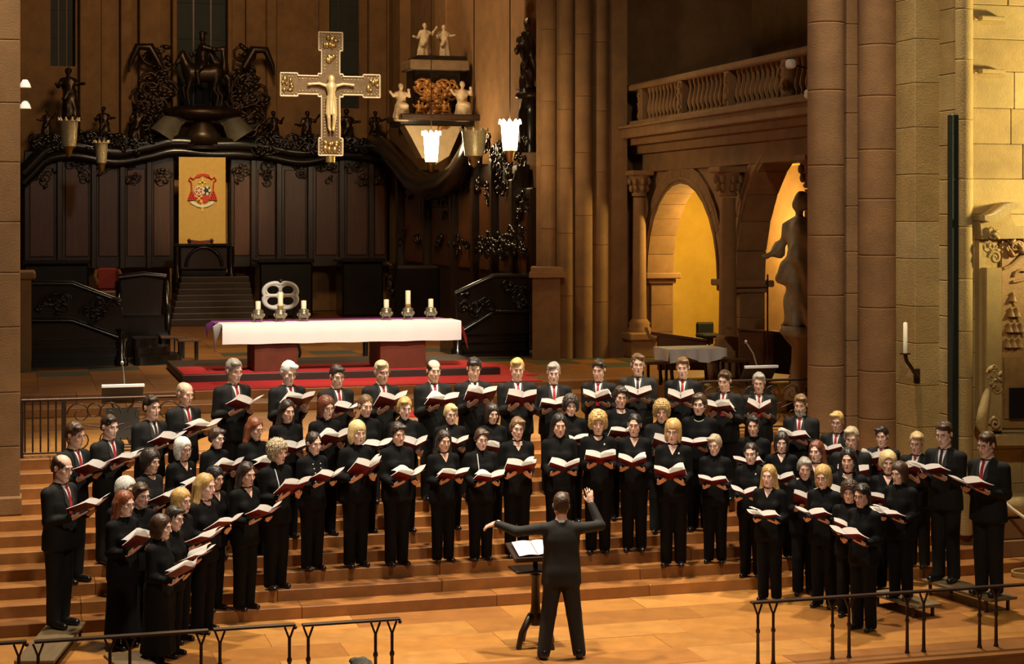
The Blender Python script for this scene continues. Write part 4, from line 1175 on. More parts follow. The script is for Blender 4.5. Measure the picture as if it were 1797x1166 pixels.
# ---- stair parapets at both ends of the stalls
def parapet(pix_top, pix_bot, yplane, label, post_px):
    t = thing('stair_parapet', label, 'parapet', (0, 0, 0))
    T_ = [at_y(px, py, yplane) for px, py in pix_top]; B_ = [at_y(px, py, yplane) for px, py in pix_bot]
    for i in range(len(T_) - 1):
        poly = [(T_[i].x, T_[i].z), (T_[i + 1].x, T_[i + 1].z), (B_[i + 1].x, B_[i + 1].z), (B_[i].x, B_[i].z)]
        p = MB().prism(poly[::-1], yplane, yplane + .12, 'y').build('panel', BLACKWOOD, t)
        cx_, cz_ = sum(q[0] for q in poly) / 4, sum(q[1] for q in poly) / 4
        carving('panel_carving', p, cx_ - .28, cx_ + .28, cz_ - .2, cz_ + .2, yplane - .03, 200 + i + int(post_px), BLACKWOOD, 9, 'xz', .75)
    MB().tube([(q.x, yplane + .04, q.z + .03) for q in T_], .06, 8).build('handrail', BLACKWOOD, t)
    MB().tube([(q.x, yplane - .02, q.z) for q in B_], .05, 8).build('lower_moulding', BLACKWOOD, t)
    # stepped wooden base under the panels
    for j in range(4):
        poly = [(q.x, q.z - .02) for q in B_] + [(B_[-1].x, CH), (B_[0].x, CH)]
    MB().prism(poly[::-1], yplane + .03, yplane + 1.6, 'y').build('base', BLACKWOOD, t)
    for j, zf in enumerate((.12, .30, .46)):
        MB().bx(min(B_[0].x, B_[-1].x), max(B_[0].x, B_[-1].x) * 1.0, yplane - .05, yplane + .04, CH + zf, CH + zf + .03).build('moulding', BLACKWOOD, t)
    p = at_y(post_px, 600, yplane); MB().lathe([(.13, CH), (.13, CH + .15), (.08, CH + .2), (.11, CH + .5), (.07, CH + .62), (.12, CH + .7)], (p.x, yplane, 0), 12).build('newel', BLACKWOOD, t)
    return t
yp = at_h(180, 643, CH).y
parapet([(56, 501), (126, 501), (212, 533)], [(56, 563), (126, 563), (222, 598)], yp, 'black carved stair parapet with newel beside the rounded dark steps', 213)
ypr = at_h(880, 626, CH).y
parapet([(800, 519), (868, 488), (930, 488)], [(805, 585), (868, 547), (930, 547)], ypr, 'black carved stair parapet climbing toward the clustered pillar', 803)
# rounded steps
rs = thing('rounded_steps', 'three rounded dark wooden steps at the foot of the carved stair', 'steps', (x_at(226, yp) + .12, yp + .75, CH))
for i, (r_, h) in enumerate(((.92, .16), (.70, .32), (.48, .48))):
    MB().prism([(r_ * math.cos(t), r_ * .9 * math.sin(t)) for t in np.linspace(-math.pi / 2, math.pi / 2, 26)], h - .16, h, 'z', True).build('step', BLACKWOOD, rs)
for px_ in (255,):
    y_ = yp + 1.9; sb = thing('stall_seat', 'dark armchair-like stall seat above the rounded steps', 'stall seat', (x_at(255, y_), y_, CH))
    MB().bx(-.55, .5, 0, .7, 0, .85, .05).build('base', BLACKWOOD, sb)
    MB().bx(-.5, .45, .55, .7, .8, 1.6, .05).build('backrest', DARKWOOD, sb); MB().tube([(-.5, .5, 1.6), (0, .5, 1.66), (.45, .5, 1.6)], .06, 8).build('top_rail', BLACKWOOD, sb)
    for sx in (-.5, .45): MB().tube([(sx, -.05, .55), (sx, -.1, .95), (sx, .3, 1.05), (sx, .6, 1.5)], .06, 8).build('armrest', BLACKWOOD, sb)
gc = thing('throne_chair', 'gilded red armchair half hidden behind the carved stair parapet', 'chair', (x_at(190, YS - 6), YS - 6, CH))
MB().bx(-.4, .4, 0, .7, 0, at_y(190, 490, YS - 6).z - CH - .3, .04).build('base', REDWOOD, gc)
zz = at_y(190, 490, YS - 6).z - CH
MB().bx(-.28, .28, .5, .62, zz - .3, zz + .28, .1).build('backrest', mat('red_velvet', (.20, .015, .012), .7), gc)
for sx in (-1, 1): MB().tube([(sx * .28, .5, zz + .2), (sx * .33, .1, zz + .05), (sx * .26, -.1, zz - .1)], .05, 8).build('armrest', GOLD, gc)

# ---- throne with yellow hanging, crest and steps
th_ = thing('throne_hanging', 'tall yellow cloth hanging lit behind the bishop throne', 'hanging', (x_at(355, YS - .5), YS - .5, zs(436)))
hwd = (x_at(396, YS - .5) - x_at(314, YS - .5)) / 2; hh = at_y(355, 276, YS - .5).z - zs(436)
P = [[(-hwd + 2 * hwd * j / 24, .012 * math.sin(j * 1.4), hh * i / 12) for j in range(25)] for i in range(13)]
MB().grid(P).build('cloth', mat('yellow_cloth', (.66, .40, .10), .75, var=.12, scale=6), th_)
def em(px, py): q = at_y(px, py, YS - .5); return (q.x - th_.location.x, q.z - th_.location.z)
ER = mat('crest_red', (.62, .04, .02), .6); EB = mat('crest_black', (.02, .015, .012), .6); EG = mat('crest_gold', (.85, .62, .12), .5); EW = mat('crest_white', (.85, .80, .62), .6)
yy_ = -.03
cz = thing('crest', None, None); cz.parent = th_
def eprism(name, pix, m, dep=.0): MB().prism([em(*p) for p in pix][::-1], yy_ - .012 - dep, yy_ - dep, 'y').build(name, m, cz)
eprism('hat', [(343, 312), (345, 307), (352, 305), (360, 305), (367, 307), (369, 312), (362, 311), (355, 308), (350, 311)], ER)
eprism('shield_quarter', [(342, 328), (355, 328), (355, 342), (342, 342)], ER)
eprism('shield_quarter', [(355, 328), (368, 328), (368, 342), (355, 342)], EB)
eprism('shield_quarter', [(342, 342), (355, 342), (355, 357), (348, 355), (343, 350)], EG)
eprism('shield_quarter', [(355, 342), (368, 342), (367, 350), (362, 355), (355, 357)], ER)
eprism('scroll_banner', [(333, 354), (340, 353), (348, 359), (355, 361), (362, 359), (370, 353), (376, 354), (374, 358), (364, 363), (355, 365), (346, 363), (336, 358)], EW)
eprism('cross_staff', [(353.6, 313), (356.4, 313), (356.4, 372), (353.6, 372)], EG, -.01)
eprism('cross_bar', [(348, 319), (362, 319), (362, 322), (348, 322)], EG, -.01)
wx, wz = em(348.5, 335); rr_ = .12
m = MB(); m.tube([(wx + rr_ * math.cos(t), yy_ - .02, wz + rr_ * math.sin(t)) for t in np.linspace(0, 2 * math.pi, 17)], .022, 5, False)
for a in range(3): m.tube([(wx - rr_ * math.cos(a * 1.047), yy_ - .02, wz - rr_ * math.sin(a * 1.047)), (wx + rr_ * math.cos(a * 1.047), yy_ - .02, wz + rr_ * math.sin(a * 1.047))], .016, 5)
m.build('wheel', EW, cz)
m = MB(); wx, wz = em(361.5, 335)
for a in range(5): m.ball((wx + .1 * math.cos(a * 1.26), yy_ - .02, wz + .1 * math.sin(a * 1.26)), (.05, .015, .05), 6)
m.build('charge', EW, cz)['kind'] = 'stuff'
m = MB(); wx, wz = em(349, 348)
for a in range(4): m.ball((wx + .07 * math.cos(a * 1.57), yy_ - .02, wz + .07 * math.sin(a * 1.57)), (.04, .012, .04), 6)
m.build('charge', ER, cz)['kind'] = 'stuff'
for sx in (-1, 1):
    P = [em(355 + sx * q[0], q[1]) for q in ((11, 310), (16, 315), (21, 311), (24, 316), (20, 319), (19, 326), (19, 334))]
    MB().tube([(x, yy_ - .015, z) for x, z in P], .02, 5).build('cord', ER, cz)
    for row in range(4):
        for c_i in range(row + 1):
            x, z = em(355 + sx * (19 + (c_i - row / 2) * 3.4), 336 + row * 4.6)
            MB().lathe([(.006, .07), (.02, .04), (.035, -.02)], (x, yy_ - .02, z), 6).build('tassel', ER, cz)
tc = thing('bishop_throne', 'low dark throne with red cushioned back below the yellow hanging', 'throne', (x_at(352, YS - 1.0), YS - 1.0, zs(436)))
MB().bx(-.30, .30, 0, .10, -.4, .22, .03).build('backrest', mat('red_velvet', (.20, .015, .012), .7), tc)
for sx in (-1, 1): MB().lathe([(.04, -.4), (.04, .2), (.06, .24), (.02, .3)], (sx * .32, .05, 0), 8).build('post', DARKWOOD, tc)
MB().tube([(-.32, .05, .24), (0, .05, .20), (.32, .05, .24)], .035, 6).build('top_rail', DARKWOOD, tc)
MB().bx(-.35, .35, -.5, .1, -1.2, -.4, .03).build('seat', DARKWOOD, tc)
# desk before the throne and its steps
YD = YS - 3.0
dk = thing('throne_desk', 'carved dark desk in front of the bishop throne', 'desk', (x_at(358, YD), YD, CH))
dw = (x_at(402, YD) - x_at(318, YD)) / 2; z0_, z1_ = at_y(358, 474, YD).z - CH, at_y(358, 433, YD).z - CH
MB().bx(-dw, dw, 0, .4, z0_, z1_, .03).build('front_panel', DARKWOOD, dk)
MB().bx(-dw - .1, dw + .1, -.08, .45, z1_, z1_ + .08, .02).build('top', BLACKWOOD, dk)
m = MB(); m.tube([(.75 * dw * math.cos(t), -.02, z0_ + .1 + .52 * math.sin(t)) for t in np.linspace(0, math.pi, 15)], .05, 6); m.build('arch_moulding', BLACKWOOD, dk)
MB().bx(-dw * .95, dw * .95, .05, .38, 0, z0_, .02).build('base', BLACKWOOD, dk)
for sx in (-1, 1): MB().lathe([(.14, 0), (.14, z0_ * .9), (.07, z0_), (.10, z1_ * .8), (.09, z1_)], (sx * (dw + .08), 0, 0), 10).build('post', BLACKWOOD, dk)
ts = thing('throne_steps', 'flight of worn steps leading up to the bishop throne', 'steps', (0, 0, 0))
SW_ = mat('step_wood_worn', (.050, .028, .013), .42, var=.35, scale=3)
ysb = at_h(380, 572, CH).y; nst = 8; ytop_ = YD - .3
for i in range(nst):
    y_ = ysb + (ytop_ - ysb) * i / nst; px0 = 300 + 2.5 * i; px1 = 452 - 2 * i
    ztop = at_y(380, 560 - (560 - 486) * i / (nst - 1), y_).z
    MB().bx(x_at(px0, y_), x_at(px1, y_), y_, ytop_ + .1, CH, ztop, .015).build('step', SW_, ts)

# ---- statues on the cornice
YT = YS - .1
horse_base = at_y(355, 250, YT)
def horse_mesh():
    g = SDF(graded(-1.1, 1.2, .04, []), graded(-.45, .45, .04, []), graded(-.05, 2.6, .04, []))
    g.cap((-.4, 0, 1.05), (.45, 0, 1.08), .30, .29, .08); g.ell((.5, 0, 1.12), (.3, .27, .3), .08); g.ell((-.42, 0, 1.08), (.26, .25, .32), .08)
    g.cap((-.52, 0, 1.2), (-.72, 0, 1.62), .22, .14, .08); g.cap((-.70, 0, 1.68), (-.92, -.05, 1.38), .12, .075, .04)
    for s_ in (-1, 1): g.cap((-.68, s_ * .06, 1.76), (-.68, s_ * .08, 1.86), .03, .015, .02)
    g.cap((-.45, -.14, .85), (-.55, -.14, .45), .11, .06, .04); g.cap((-.55, -.14, .45), (-.48, -.14, .04), .06, .05, .02)
    g.cap((-.42, .14, .85), (-.68, .14, .62), .11, .06, .04); g.cap((-.68, .14, .62), (-.60, .14, .25), .06, .05, .02)
    for s_, dx in ((-1, .0), (1, .18)):
        g.cap((.48 + dx * .3, s_ * .14, .9), (.40 + dx, s_ * .14, .55), .15, .08, .05); g.cap((.40 + dx, s_ * .14, .55), (.56 + dx, s_ * .14, .36), .075, .055, .02); g.cap((.56 + dx, s_ * .14, .36), (.50 + dx, s_ * .14, .03), .055, .05, .02)
    g.cap((.72, 0, 1.2), (.95, 0, .9), .10, .13, .05); g.cap((.95, 0, .9), (.98, 0, .45), .13, .06, .05)
    V, Q, _ = g.nets(); return np_mesh('horse', V, Q, [BRONZE])
def rider_mesh():
    g = SDF(graded(-.7, 1.0, .035, []), graded(-.55, .55, .035, []), graded(.6, 2.75, .035, []))
    g.cap((0, 0, 1.35), (.02, 0, 1.85), .19, .2, .06); g.cap((.02, -.2, 1.9), (.02, .2, 1.9), .1, .1, .05); g.cap((.02, 0, 1.95), (0, 0, 2.12), .07, .07, .03); g.ell((0, 0, 2.22), (.12, .12, .15), .03)
    g.ell((.02, 0, 2.36), (.16, .12, .07), .03)
    for s_ in (-1, 1): g.cap((0, s_ * .2, 1.32), (-.22, s_ * .36, 1.1), .13, .10, .05); g.cap((-.22, s_ * .36, 1.1), (-.15, s_ * .36, .72), .09, .06, .03)
    g.cap((.05, -.2, 1.9), (.42, -.25, 1.82), .08, .07, .03); g.cap((.42, -.25, 1.82), (.75, -.2, 1.86), .07, .05, .03)
    g.cap((.75, -.2, 1.85), (.78, -.15, 1.2), .09, .16, .06); g.cap((.2, .15, 1.85), (.55, .15, 1.35), .16, .2, .08)
    g.cap((-.02, .22, 1.9), (-.35, .3, 1.65), .08, .06, .03); g.cap((-.35, .3, 1.65), (-.45, .25, 1.72), .05, .05, .02)
    x, y, z = g.pts((slice(None),) * 3); g.d += .012 * np.sin(26 * x + 9 * z) * np.sin(13 * y + 5 * z)
    V, Q, _ = g.nets(); return np_mesh('rider', V, Q, [BRONZE])
eq = thing('equestrian_statue', 'dark statue of a plumed rider on horseback crowning the choir stalls', 'statue', horse_base)
s_ = (at_y(365, 52, YT).z - at_y(365, 188, YT).z) / 2.48; zb_ = at_y(365, 188, YT).z - horse_base.z
for nm, me in (('horse', horse_mesh()), ('rider', rider_mesh())):
    o = link_mesh(nm, me, eq, (0, 0, zb_)); o.scale = (s_ * .88,) * 2 + (s_,)
m = MB(); m.lathe([(.001, zb_ + .05), (.9 * s_, zb_), (1.25 * s_, zb_ - .12), (1.2 * s_, zb_ - .28), (.5 * s_, zb_ - .4)], n=20, sy=.5); m.build('plinth', BRONZE, eq)
MB().lathe([(.25, zb_ - .42), (.45, zb_ - .75), (.62, zb_ - 1.1), (.3, .1), (.5, -.05), (.6, -.2)], n=18, sy=.7).build('vase_support', BRONZE, eq)
GRN = mat('grey_stone_cupola', (.16, .14, .09), .6, var=.3, scale=4)
for sx in (-1, 1):
    MB().tube([(sx * .55, .1, zb_ - .45), (sx * .75, .05, .75), (sx * 1.15, 0, .15)], [.22, .28, .42], 12).build('volute', GRN, eq)
    carving('foliage', eq, sx * 1.4 - .45, sx * 1.4 + .45, .35, 1.6, .32, 300 + sx, BRONZE, 26, sz=1.5)
    carving('foliage', eq, sx * 1.25 - .25, sx * 1.25 + .25, 1.4, 2.8, .32, 310 + sx, BRONZE, 14, sz=1.5)
    MB().tube([(sx * 1.2, 0, 2.2), (sx * 1.5, 0, 2.75), (sx * 1.85, 0, 2.75), (sx * 2.05, 0, 2.3), (sx * 2.1, 0, 2.0)], [.10, .14, .12, .07, .03], 8).build('palm_leaf', BRONZE, eq)
MB().bx(-1.9, 1.9, -.3, .4, -.12, .02, .05).build('base', BLACKWOOD, eq)
for i, (px, a, b, lb) in enumerate(((80, 192, 240, 'small dark cherub statue near the first hanging glass lamp'), (185, 186, 250, 'dark seated statue group above the second hanging glass lamp'), (238, 182, 250, 'dark gesturing statue beside the volutes of the rider monument'),
                                   (482, 194, 258, 'dark winged statue with outstretched arms next to the crucifix arm'), (536, 194, 258, 'dark statue on the cornice behind the lower crucifix shaft'), (612, 190, 262, 'dark statue group close to the crucifix foot on the cornice'), (655, 194, 250, 'slim dark cherub statue between crucifix and white figures'))):
    statue(px, a, b, YT, i, lb)
statue(125, 118, 206, YT - .2, 1, 'tall dark robed statue holding a staff against the apse wall')
MB().lathe([(.22, CH + 4.2), (.26, CH + 5.0), (.16, CH + 5.6), (.3, at_y(930, 168, yb + 2.62).z)], (x_at(930, yb + 2.62), yb + 2.62, 0), 12).build('statue_column', BLACKWOOD, wg)
ST.append(statue_mesh(21, 0))
statue(930, 30, 165, yb + 2.62, 4, 'tall dark statue half hidden by the clustered pillar shafts', wide=.8)
sg_ = statue(1415, 335, 575, None, 4, 'life-size pale robed statue against the slender pink column', mat('statue_grey', (.30, .22, .12), .6, var=.4, scale=5), rot=-1.2, X=XG - .66)
MB().lathe([(.34, CH - sg_.location.z), (.34, CH + .12 - sg_.location.z), (.24, CH + .2 - sg_.location.z), (.22, -.30), (.36, -.14)], n=16).build('pedestal', STONE(1), sg_)

# ---- side niche with white and gold figures
YN = at_x(757, 212, XS - .95).y
nc = thing('gallery_niche', 'dark corbelled niche with pale shell underside carrying white figures', 'niche', at_y(757, 212, YN))
def npx(px, py): q = at_y(px, py, YN) - nc.location; return q.x, q.z
def nbox(name, px0, px1, py0, py1, m, d=.5, bev=.03): a, b = npx(px0, py1); c, d_ = npx(px1, py0); MB().bx(a, c, -d, .6, b, d_, bev).build(name, m, nc)
nbox('ledge', 686, 828, 206, 214, DARKWOOD, 1.15); nbox('ledge_moulding', 692, 822, 214, 222, BLACKWOOD, .6)
nbox('body', 722, 806, 105, 206, BLACKWOOD, .25); nbox('upper_cornice', 712, 815, 110, 124, mat('niche_stone', (.19, .12, .06), .6, var=.3, scale=5), .55); nbox('top', 724, 812, 102, 110, BLACKWOOD, .5)
sh_ = []
for px, py in ((705, 222), (805, 222), (795, 245), (782, 275), (757, 290), (735, 278), (718, 245)): sh_.append(npx(px, py))
MB().prism(sh_[::-1], -.35, .3, 'y').build('shell', mat('pale_shell', (.45, .33, .18), .6, var=.25, scale=4), nc)
carving('gilt_relief', nc, npx(732, 0)[0], npx(790, 0)[0], npx(0, 160)[1], npx(0, 128)[1], -.35, 400, mat('dull_gilt', (.34, .15, .035), .4, .4, var=.4, scale=8), 16, sz=1.3)
carving('gilt_relief', nc, npx(742, 0)[0], npx(776, 0)[0], npx(0, 200)[1], npx(0, 170)[1], -.35, 401, MATS['dull_gilt'], 16, sz=1.3)
IVS = mat('pale_marble', (.50, .38, .24), .55, var=.2, scale=6)
for px, a, b, v, se, lb in ((742, 40, 104, 0, False, 'white marble figure with raised arm on top of the niche'), (782, 43, 102, 1, False, 'white marble draped figure facing its companion on top of the niche'),
                            (704, 147, 208, 2, True, 'white seated figure on the ledge end beside the apse pilasters'), (812, 143, 208, 3, True, 'white seated figure on the niche ledge near the glass crown lamp')):
    statue(px, a, b, YN - (.72 if se else .1), v, lb, IVS, se)
for px, v, lb in ((735, 1, 'small orange-lit kneeling figure beside the gilded relief'), (780, 2, 'small crouching gilded figure right of the golden relief arch')):
    statue(px, 176, 208, YN - .82, v, lb.replace('right of', 'next to'), MATS['dull_gilt'], True)

# ---- hanging glass lamps
LG = mat('lamp_glass', (.85, .66, .38), .22, .35, var=.4, scale=25, bump=.5, bscale=60)
LIT = mat('lamp_glow', (1, .9, .7), .5, emit=((1.0, .74, .40), 60.0))
def crown_lamp(px, ytop, ybot, y, w_px, lit, label):
    p = at_y(px, ybot, y); q = at_y(px, ytop, y); H = q.z - p.z; r = (x_at(px + w_px / 2, y) - x_at(px - w_px / 2, y)) / 2
    t = thing('hanging_lamp', label, 'lamp', p, group='hanging crown lamps')
    m = MB(); n = 20
    m.lathe([(r * .72, 0), (r * .82, H * .3), (r * .95, H * .85), (r * 1.02, H * .9)], n=n)
    m.build('glass_shade', LIT if lit else LG, t)
    for i in range(10): a = i * .628; MB().tube([(r * math.cos(a), r * math.sin(a), H * .88), (r * 1.12 * math.cos(a), r * 1.12 * math.sin(a), H)], [.045, .012], 6).build('crown_point', LIT if lit else LG, t)
    MB().lathe([(.001, -.25), (.06, -.2), (.09, -.06), (r * .7, 0)], n=12).build('finial', GOLD, t)
    MB().tube([(0, 0, H), (0, 0, 14 - p.z)], .012, 5).build('suspension_chain', IRON, t)
crown_lamp(757, 230, 284, YN - 2.2, 28, 1, 'lit glowing crown lamp in front of the pale shell niche')
crown_lamp(895, 210, 264, yb - 1.2, 32, 1, 'lit glowing crown lamp beside the clustered pillar')
crown_lamp(121, 206, 257, 40.0, 34, 0, 'larger unlit sparkling glass crown lamp below the robed statue with staff')
crown_lamp(178, 246, 286, 44.0, 24, 0, 'smaller unlit sparkling glass crown lamp below the seated statue group')
crown_lamp(832, 224, 274, 34.6, 44, 0, 'unlit wide sparkling crown lamp between the two lit lamps')
w1 = at_y(46, 176, 24.5)
# ---- wrought-iron railings on the landing edge
def scroll_rail(px0, px1, y, zt, label, gate):
    x0, x1 = x_at(px0, y), x_at(px1, y)
    t = thing('iron_railing', label, 'railing', (x0, y, LAND)); L = x1 - x0; h = zt - LAND
    MB().tube([(0, 0, h), (L, 0, h)], .022, 6).build('top_rail', IRON, t); MB().tube([(0, 0, .06), (L, 0, .06)], .016, 6).build('bottom_rail', IRON, t)
    for x in (0, L): MB().bx(x - .022, x + .022, -.022, .022, 0, h).build('post', IRON, t)
    if gate:
        for x in np.linspace(gate[0], gate[1], 6): MB().tube([(x, 0, .06), (x, 0, h)], .013, 6).build('bar', IRON, t)
        MB().bx(gate[1] - .03, gate[1] + .03, -.025, .025, 0, h).build('post', IRON, t)
    a = gate[1] if gate else 0; n = max(2, int((L - a) / .55)); w = (L - a) / n
    for i in range(n):
        for up in (0, 1):
            for sg in (-1, 1):
                m = MB(); c = a + w * (i + .5) + sg * w * .24; zc = h * (.74 if up else .30)
                spiral(m, (c, zc), w * .21, 1.35, sg, .011, 'xz', 0, 1 if up else -1, 18); m.build('scroll', IRON, t)
        m = MB(); m.tube([(a + w * (i + .5) + .085 * math.cos(q), 0, h * .80 + .085 * math.sin(q)) for q in np.linspace(0, 2 * math.pi, 15)], .010, 5, False); m.build('ring', IRON, t)
        m = MB(); m.tube([(a + w * i, 0, h * .45), (a + w * (i + .3), 0, h * .55), (a + w * (i + .7), 0, h * .48), (a + w * (i + 1), 0, h * .55)], .010, 5); m.build('s_bar', IRON, t)
YR = YL + .12
zt = at_y(200, 699, YR).z
scroll_rail(38, 322, YR, zt, 'wrought iron railing with scrolls and barred gate beside the big square pier', (.04, .52))
scroll_rail(1232, 1440, YR, at_y(1330, 668, YR).z, 'wrought iron scroll railing in front of the pew desks', None)
# lecterns with microphones
ACR = mat('grey_acrylic', (.05, .05, .045), .35)
def lectern(px, py, y, w, label, mic_px, mic_py):
    p = at_y(px, py, y); t = thing('lectern', label, 'lectern', (p.x, y, LAND)); h = p.z - LAND
    MB().bx(-.16, .16, -.08, .08, 0, .03, .01).build('foot', IRON, t)
    for sg in (-1, 1): MB().tube([(sg * .12, 0, .02), (sg * .04, 0, h * .45), (sg * .16, 0, h - .2)], .018, 6).build('leg', IRON, t)
    MB().bx(-.22, .22, -.02, .0, .1, h - .3).build('front_plate', ACR, t)
    m = MB(); m.box((0, 0, h - .12), (w, .03, .36), .006, Matrix.Rotation(.75, 3, 'X')); m.build('desk', mat('black_board', (.006, .006, .006), .5), t)
    m = MB(); m.bx(-w / 2 - .01, w / 2 + .01, -.15, -.10, h - .02, h + .022, .006); m.build('paper_edge', WHITE, t)
    q = at_y(mic_px, mic_py, y) - Vector((p.x, y, LAND))
    MB().tube([(.03, .11, h), (.03 + (q.x - .03) * .3, .11, h + (q.z - h) * .5), (q.x, .08, q.z)], .011, 6).build('microphone_stem', mat('grey_metal', (.45, .44, .42), .3, .6), t)
    MB().ball((q.x, .08, q.z), (.026, .026, .03), 8).build('microphone', MATS['grey_metal'], t)
lectern(215, 676, YR + .75, .54, 'dark lectern with upright microphone behind the barred iron gate', 215, 638)
lectern(1330, 643, YR + .9, .52, 'dark lectern with leaning microphone before the wooden pew desk', 1313, 601)
# golden ball ornament pile near the carpet
gb = thing('golden_bells', 'small pile of shiny golden altar bells beside the red carpet', 'bells', at_h(297, 690, LAND))
for i, (x, y, z) in enumerate([(-.09, 0, .04), (0, 0, .04), (.09, 0, .04), (-.045, .02, .12), (.045, .02, .12), (0, .02, .20)]):
    MB().ball((x, y, z), .045, 10).build('bell', GOLD, gb)
# wall bracket lamps on the near pier (white dish shades)
for px, py, lb in ((44, 147, 'upper small white spotlight fixed to the big square pier'), (44, 184, 'lower small white dish lamp fixed to the big square pier')):
    p = at_y(px, py, 22.4); t = thing('wall_spotlight', lb, 'lamp', p)
    MB().bx(-.14, .0, 0, .05, -.02, .02).build('bracket', IRON, t); MB().lathe([(.03, .05), (.06, .0), (.075, -.05)], n=12).build('shade', IV, t)
# ---- front barrier rails
def barrier(px0, px1, y, post_pix, label, py_mid):
    x0, x1 = x_at(px0, y), x_at(px1, y); zt = at_y((px0 + px1) / 2, py_mid, y).z
    t = thing('barrier_rail', label, 'railing', (x0, y, 0))
    MB().bx(0, x1 - x0, -.035, .035, zt - .012, zt + .012, .005).build('top_rail', IRON, t)
    MB().ball((x1 - x0, 0, zt - .03), .02, 6).build('hook', IRON, t)
    for px in post_pix:
        x = x_at(px, y) - x0
        q = MB().lathe([(.030, 0), (.020, .03), (.016, zt * .5), (.024, zt * .52), (.024, zt * .55), (.015, zt * .58), (.016, zt - .13)], (x, 0, 0), 8).build('post', IRON, t)
        for sg in (-1, 1): MB().tube([(x, 0, zt - .14), (x + sg * .045, 0, zt - .02)], .011, 6).build('bracket', IRON, q)
YBAR = 15.22 + .9
barrier(-60, 47, YBAR, (-20, 33), 'iron barrier rail running out past the long bench board', 1130)
barrier(60, 366, YBAR, (67, 193, 228, 353), 'long iron barrier rail in front of the women in long black coats', 1117)
barrier(374, 518, YBAR, (386, 508), 'iron barrier rail section with two posts between the coat group and the open floor', 1101)
barrier(530, 702, YBAR, (541, 659, 688), 'iron barrier rail section with three posts on the open floor', 1092)
barrier(1318, 1840, YBAR, (1330, 1357, 1461, 1490, 1592, 1621, 1719, 1748), 'long iron barrier rail in front of the singers beside the yellow wall', 1041)
# ---- low bench boards the outer singers stand on
BB = mat('bench_board', (.13, .085, .038), .5, var=.3, scale=4, stretch=(1, 5, 1))
def bench(pa, pb, w, h, label):
    A = at_h(*pa, h); B = at_h(*pb, h); d = (B - A); L = d.length; a = math.atan2(d.y, d.x)
    t = thing('bench', label, 'bench', (A.x, A.y, 0), a)
    MB().bx(0, L, -w / 2, w / 2, h - .035, h, .006).build('board', BB, t)
    for x in (.12, L - .12):
        for y in (-w / 2 + .04, w / 2 - .04): MB().bx(x - .015, x + .015, y - .015, y + .015, 0, h - .035).build('leg', IRON, t)
    return t
bench((118, 1092), (60, 1160), .40, .16, 'long low bench board under the balding man in glasses')
bench((212, 1145), (246, 1172), .36, .16, 'low bench board behind the barrier under the red-haired woman')
bench((1545, 1036), (1632, 1062), .36, .16, 'low bench board under the woman with the brown bob')
bench((1640, 1014), (1762, 1050), .40, .18, 'low bench board under the two tall men by the yellow wall')
# ---- table, stools, pews under the gallery
tb_y = 26.6
ta, tb_ = at_y(1176, 614, tb_y), at_y(1273, 612, tb_y)
tbl = thing('side_table', 'small dark table under a white cloth beside the pews', 'table', (ta.x, tb_y, CH)); W_ = tb_.x - ta.x; H_ = ta.z - CH
MB().bx(0, W_, 0, .7, H_ - .06, H_ - .015, .01).build('tabletop', BROWNWOOD, tbl)
for x in (.08, W_ - .08):
    for y in (.08, .62): MB().tube([(x, y, 0), (x - .03, y, H_ * .5), (x, y, H_ - .06)], .03, 6).build('leg', BLACKWOOD, tbl)
m = MB(); n = 30; P = []
loop = [(x, -.02) for x in np.linspace(-.02, W_ + .02, n)] + [(W_ + .02, y) for y in np.linspace(0, .72, 10)] + [(x, .72) for x in np.linspace(W_ + .02, -.02, n)] + [(-.02, y) for y in np.linspace(.72, -.02, 10)]
for zf in (0, .5, 1):
    P.append([(x + (.02 * math.sin(i * 1.1) * zf) * (1 if y in (-.02, .72) else 1), y + .03 * zf * math.sin(i * .9) - (.02 * zf if y < .3 else -.02 * zf), H_ - zf * (.13 + .10 * abs(math.cos(i * .17)))) for i, (x, y) in enumerate(loop)])
m.grid(P); m.quad((-.02, -.02, H_), (W_ + .02, -.02, H_), (W_ + .02, .72, H_), (-.02, .72, H_))
tag(m.build('table_cloth', WHITE, None, (ta.x, tb_y, CH + .002)), 'white cloth draped over the small table beside the pews', 'tablecloth')
def stool2(px, label):
    p = at_y(px, 640, tb_y + .1); t = thing('stool', label, 'stool', (p.x, p.y, CH)); h = .42
    MB().bx(-.2, .2, -.18, .18, h - .05, h, .012).build('seat', BROWNWOOD, t)
    for sx in (-1, 1):
        for sy in (-1, 1): MB().bx(sx * .16 - .02, sx * .16 + .02, sy * .14 - .02, sy * .14 + .02, 0, h - .05).build('leg', BLACKWOOD, t)
stool2(1148, 'dark wooden stool before the sloping pew front'); stool2(1290, 'dark wooden stool between the draped table and the tall pew desk')
PW = mat('pew_wood', (.14, .050, .018), .4, var=.35, scale=2.5, stretch=(1, 5, 5))
def slab_pix(name, pix, y, th, m, parent): return MB().prism([(at_y(a, b, y).x - parent.location.x, at_y(a, b, y).z - parent.location.z) for a, b in pix][::-1], 0, th, 'y').build(name, m, parent)
pw = thing('pew', 'sloping wooden pew front below the lit arch', 'pew', (x_at(1160, 28.0), 28.0, CH))
slab_pix('front_panel', [(1156, 590), (1240, 600), (1240, 650), (1156, 650)], 28.0, .08, PW, pw); slab_pix('top_rail', [(1154, 584), (1242, 596), (1242, 602), (1154, 590)], 27.96, .3, PW, pw)
pd = thing('pew_desk', 'tall reddish wooden pew desk with sloped end behind the leaning microphone', 'pew', (x_at(1300, 26.9), 26.9, CH))
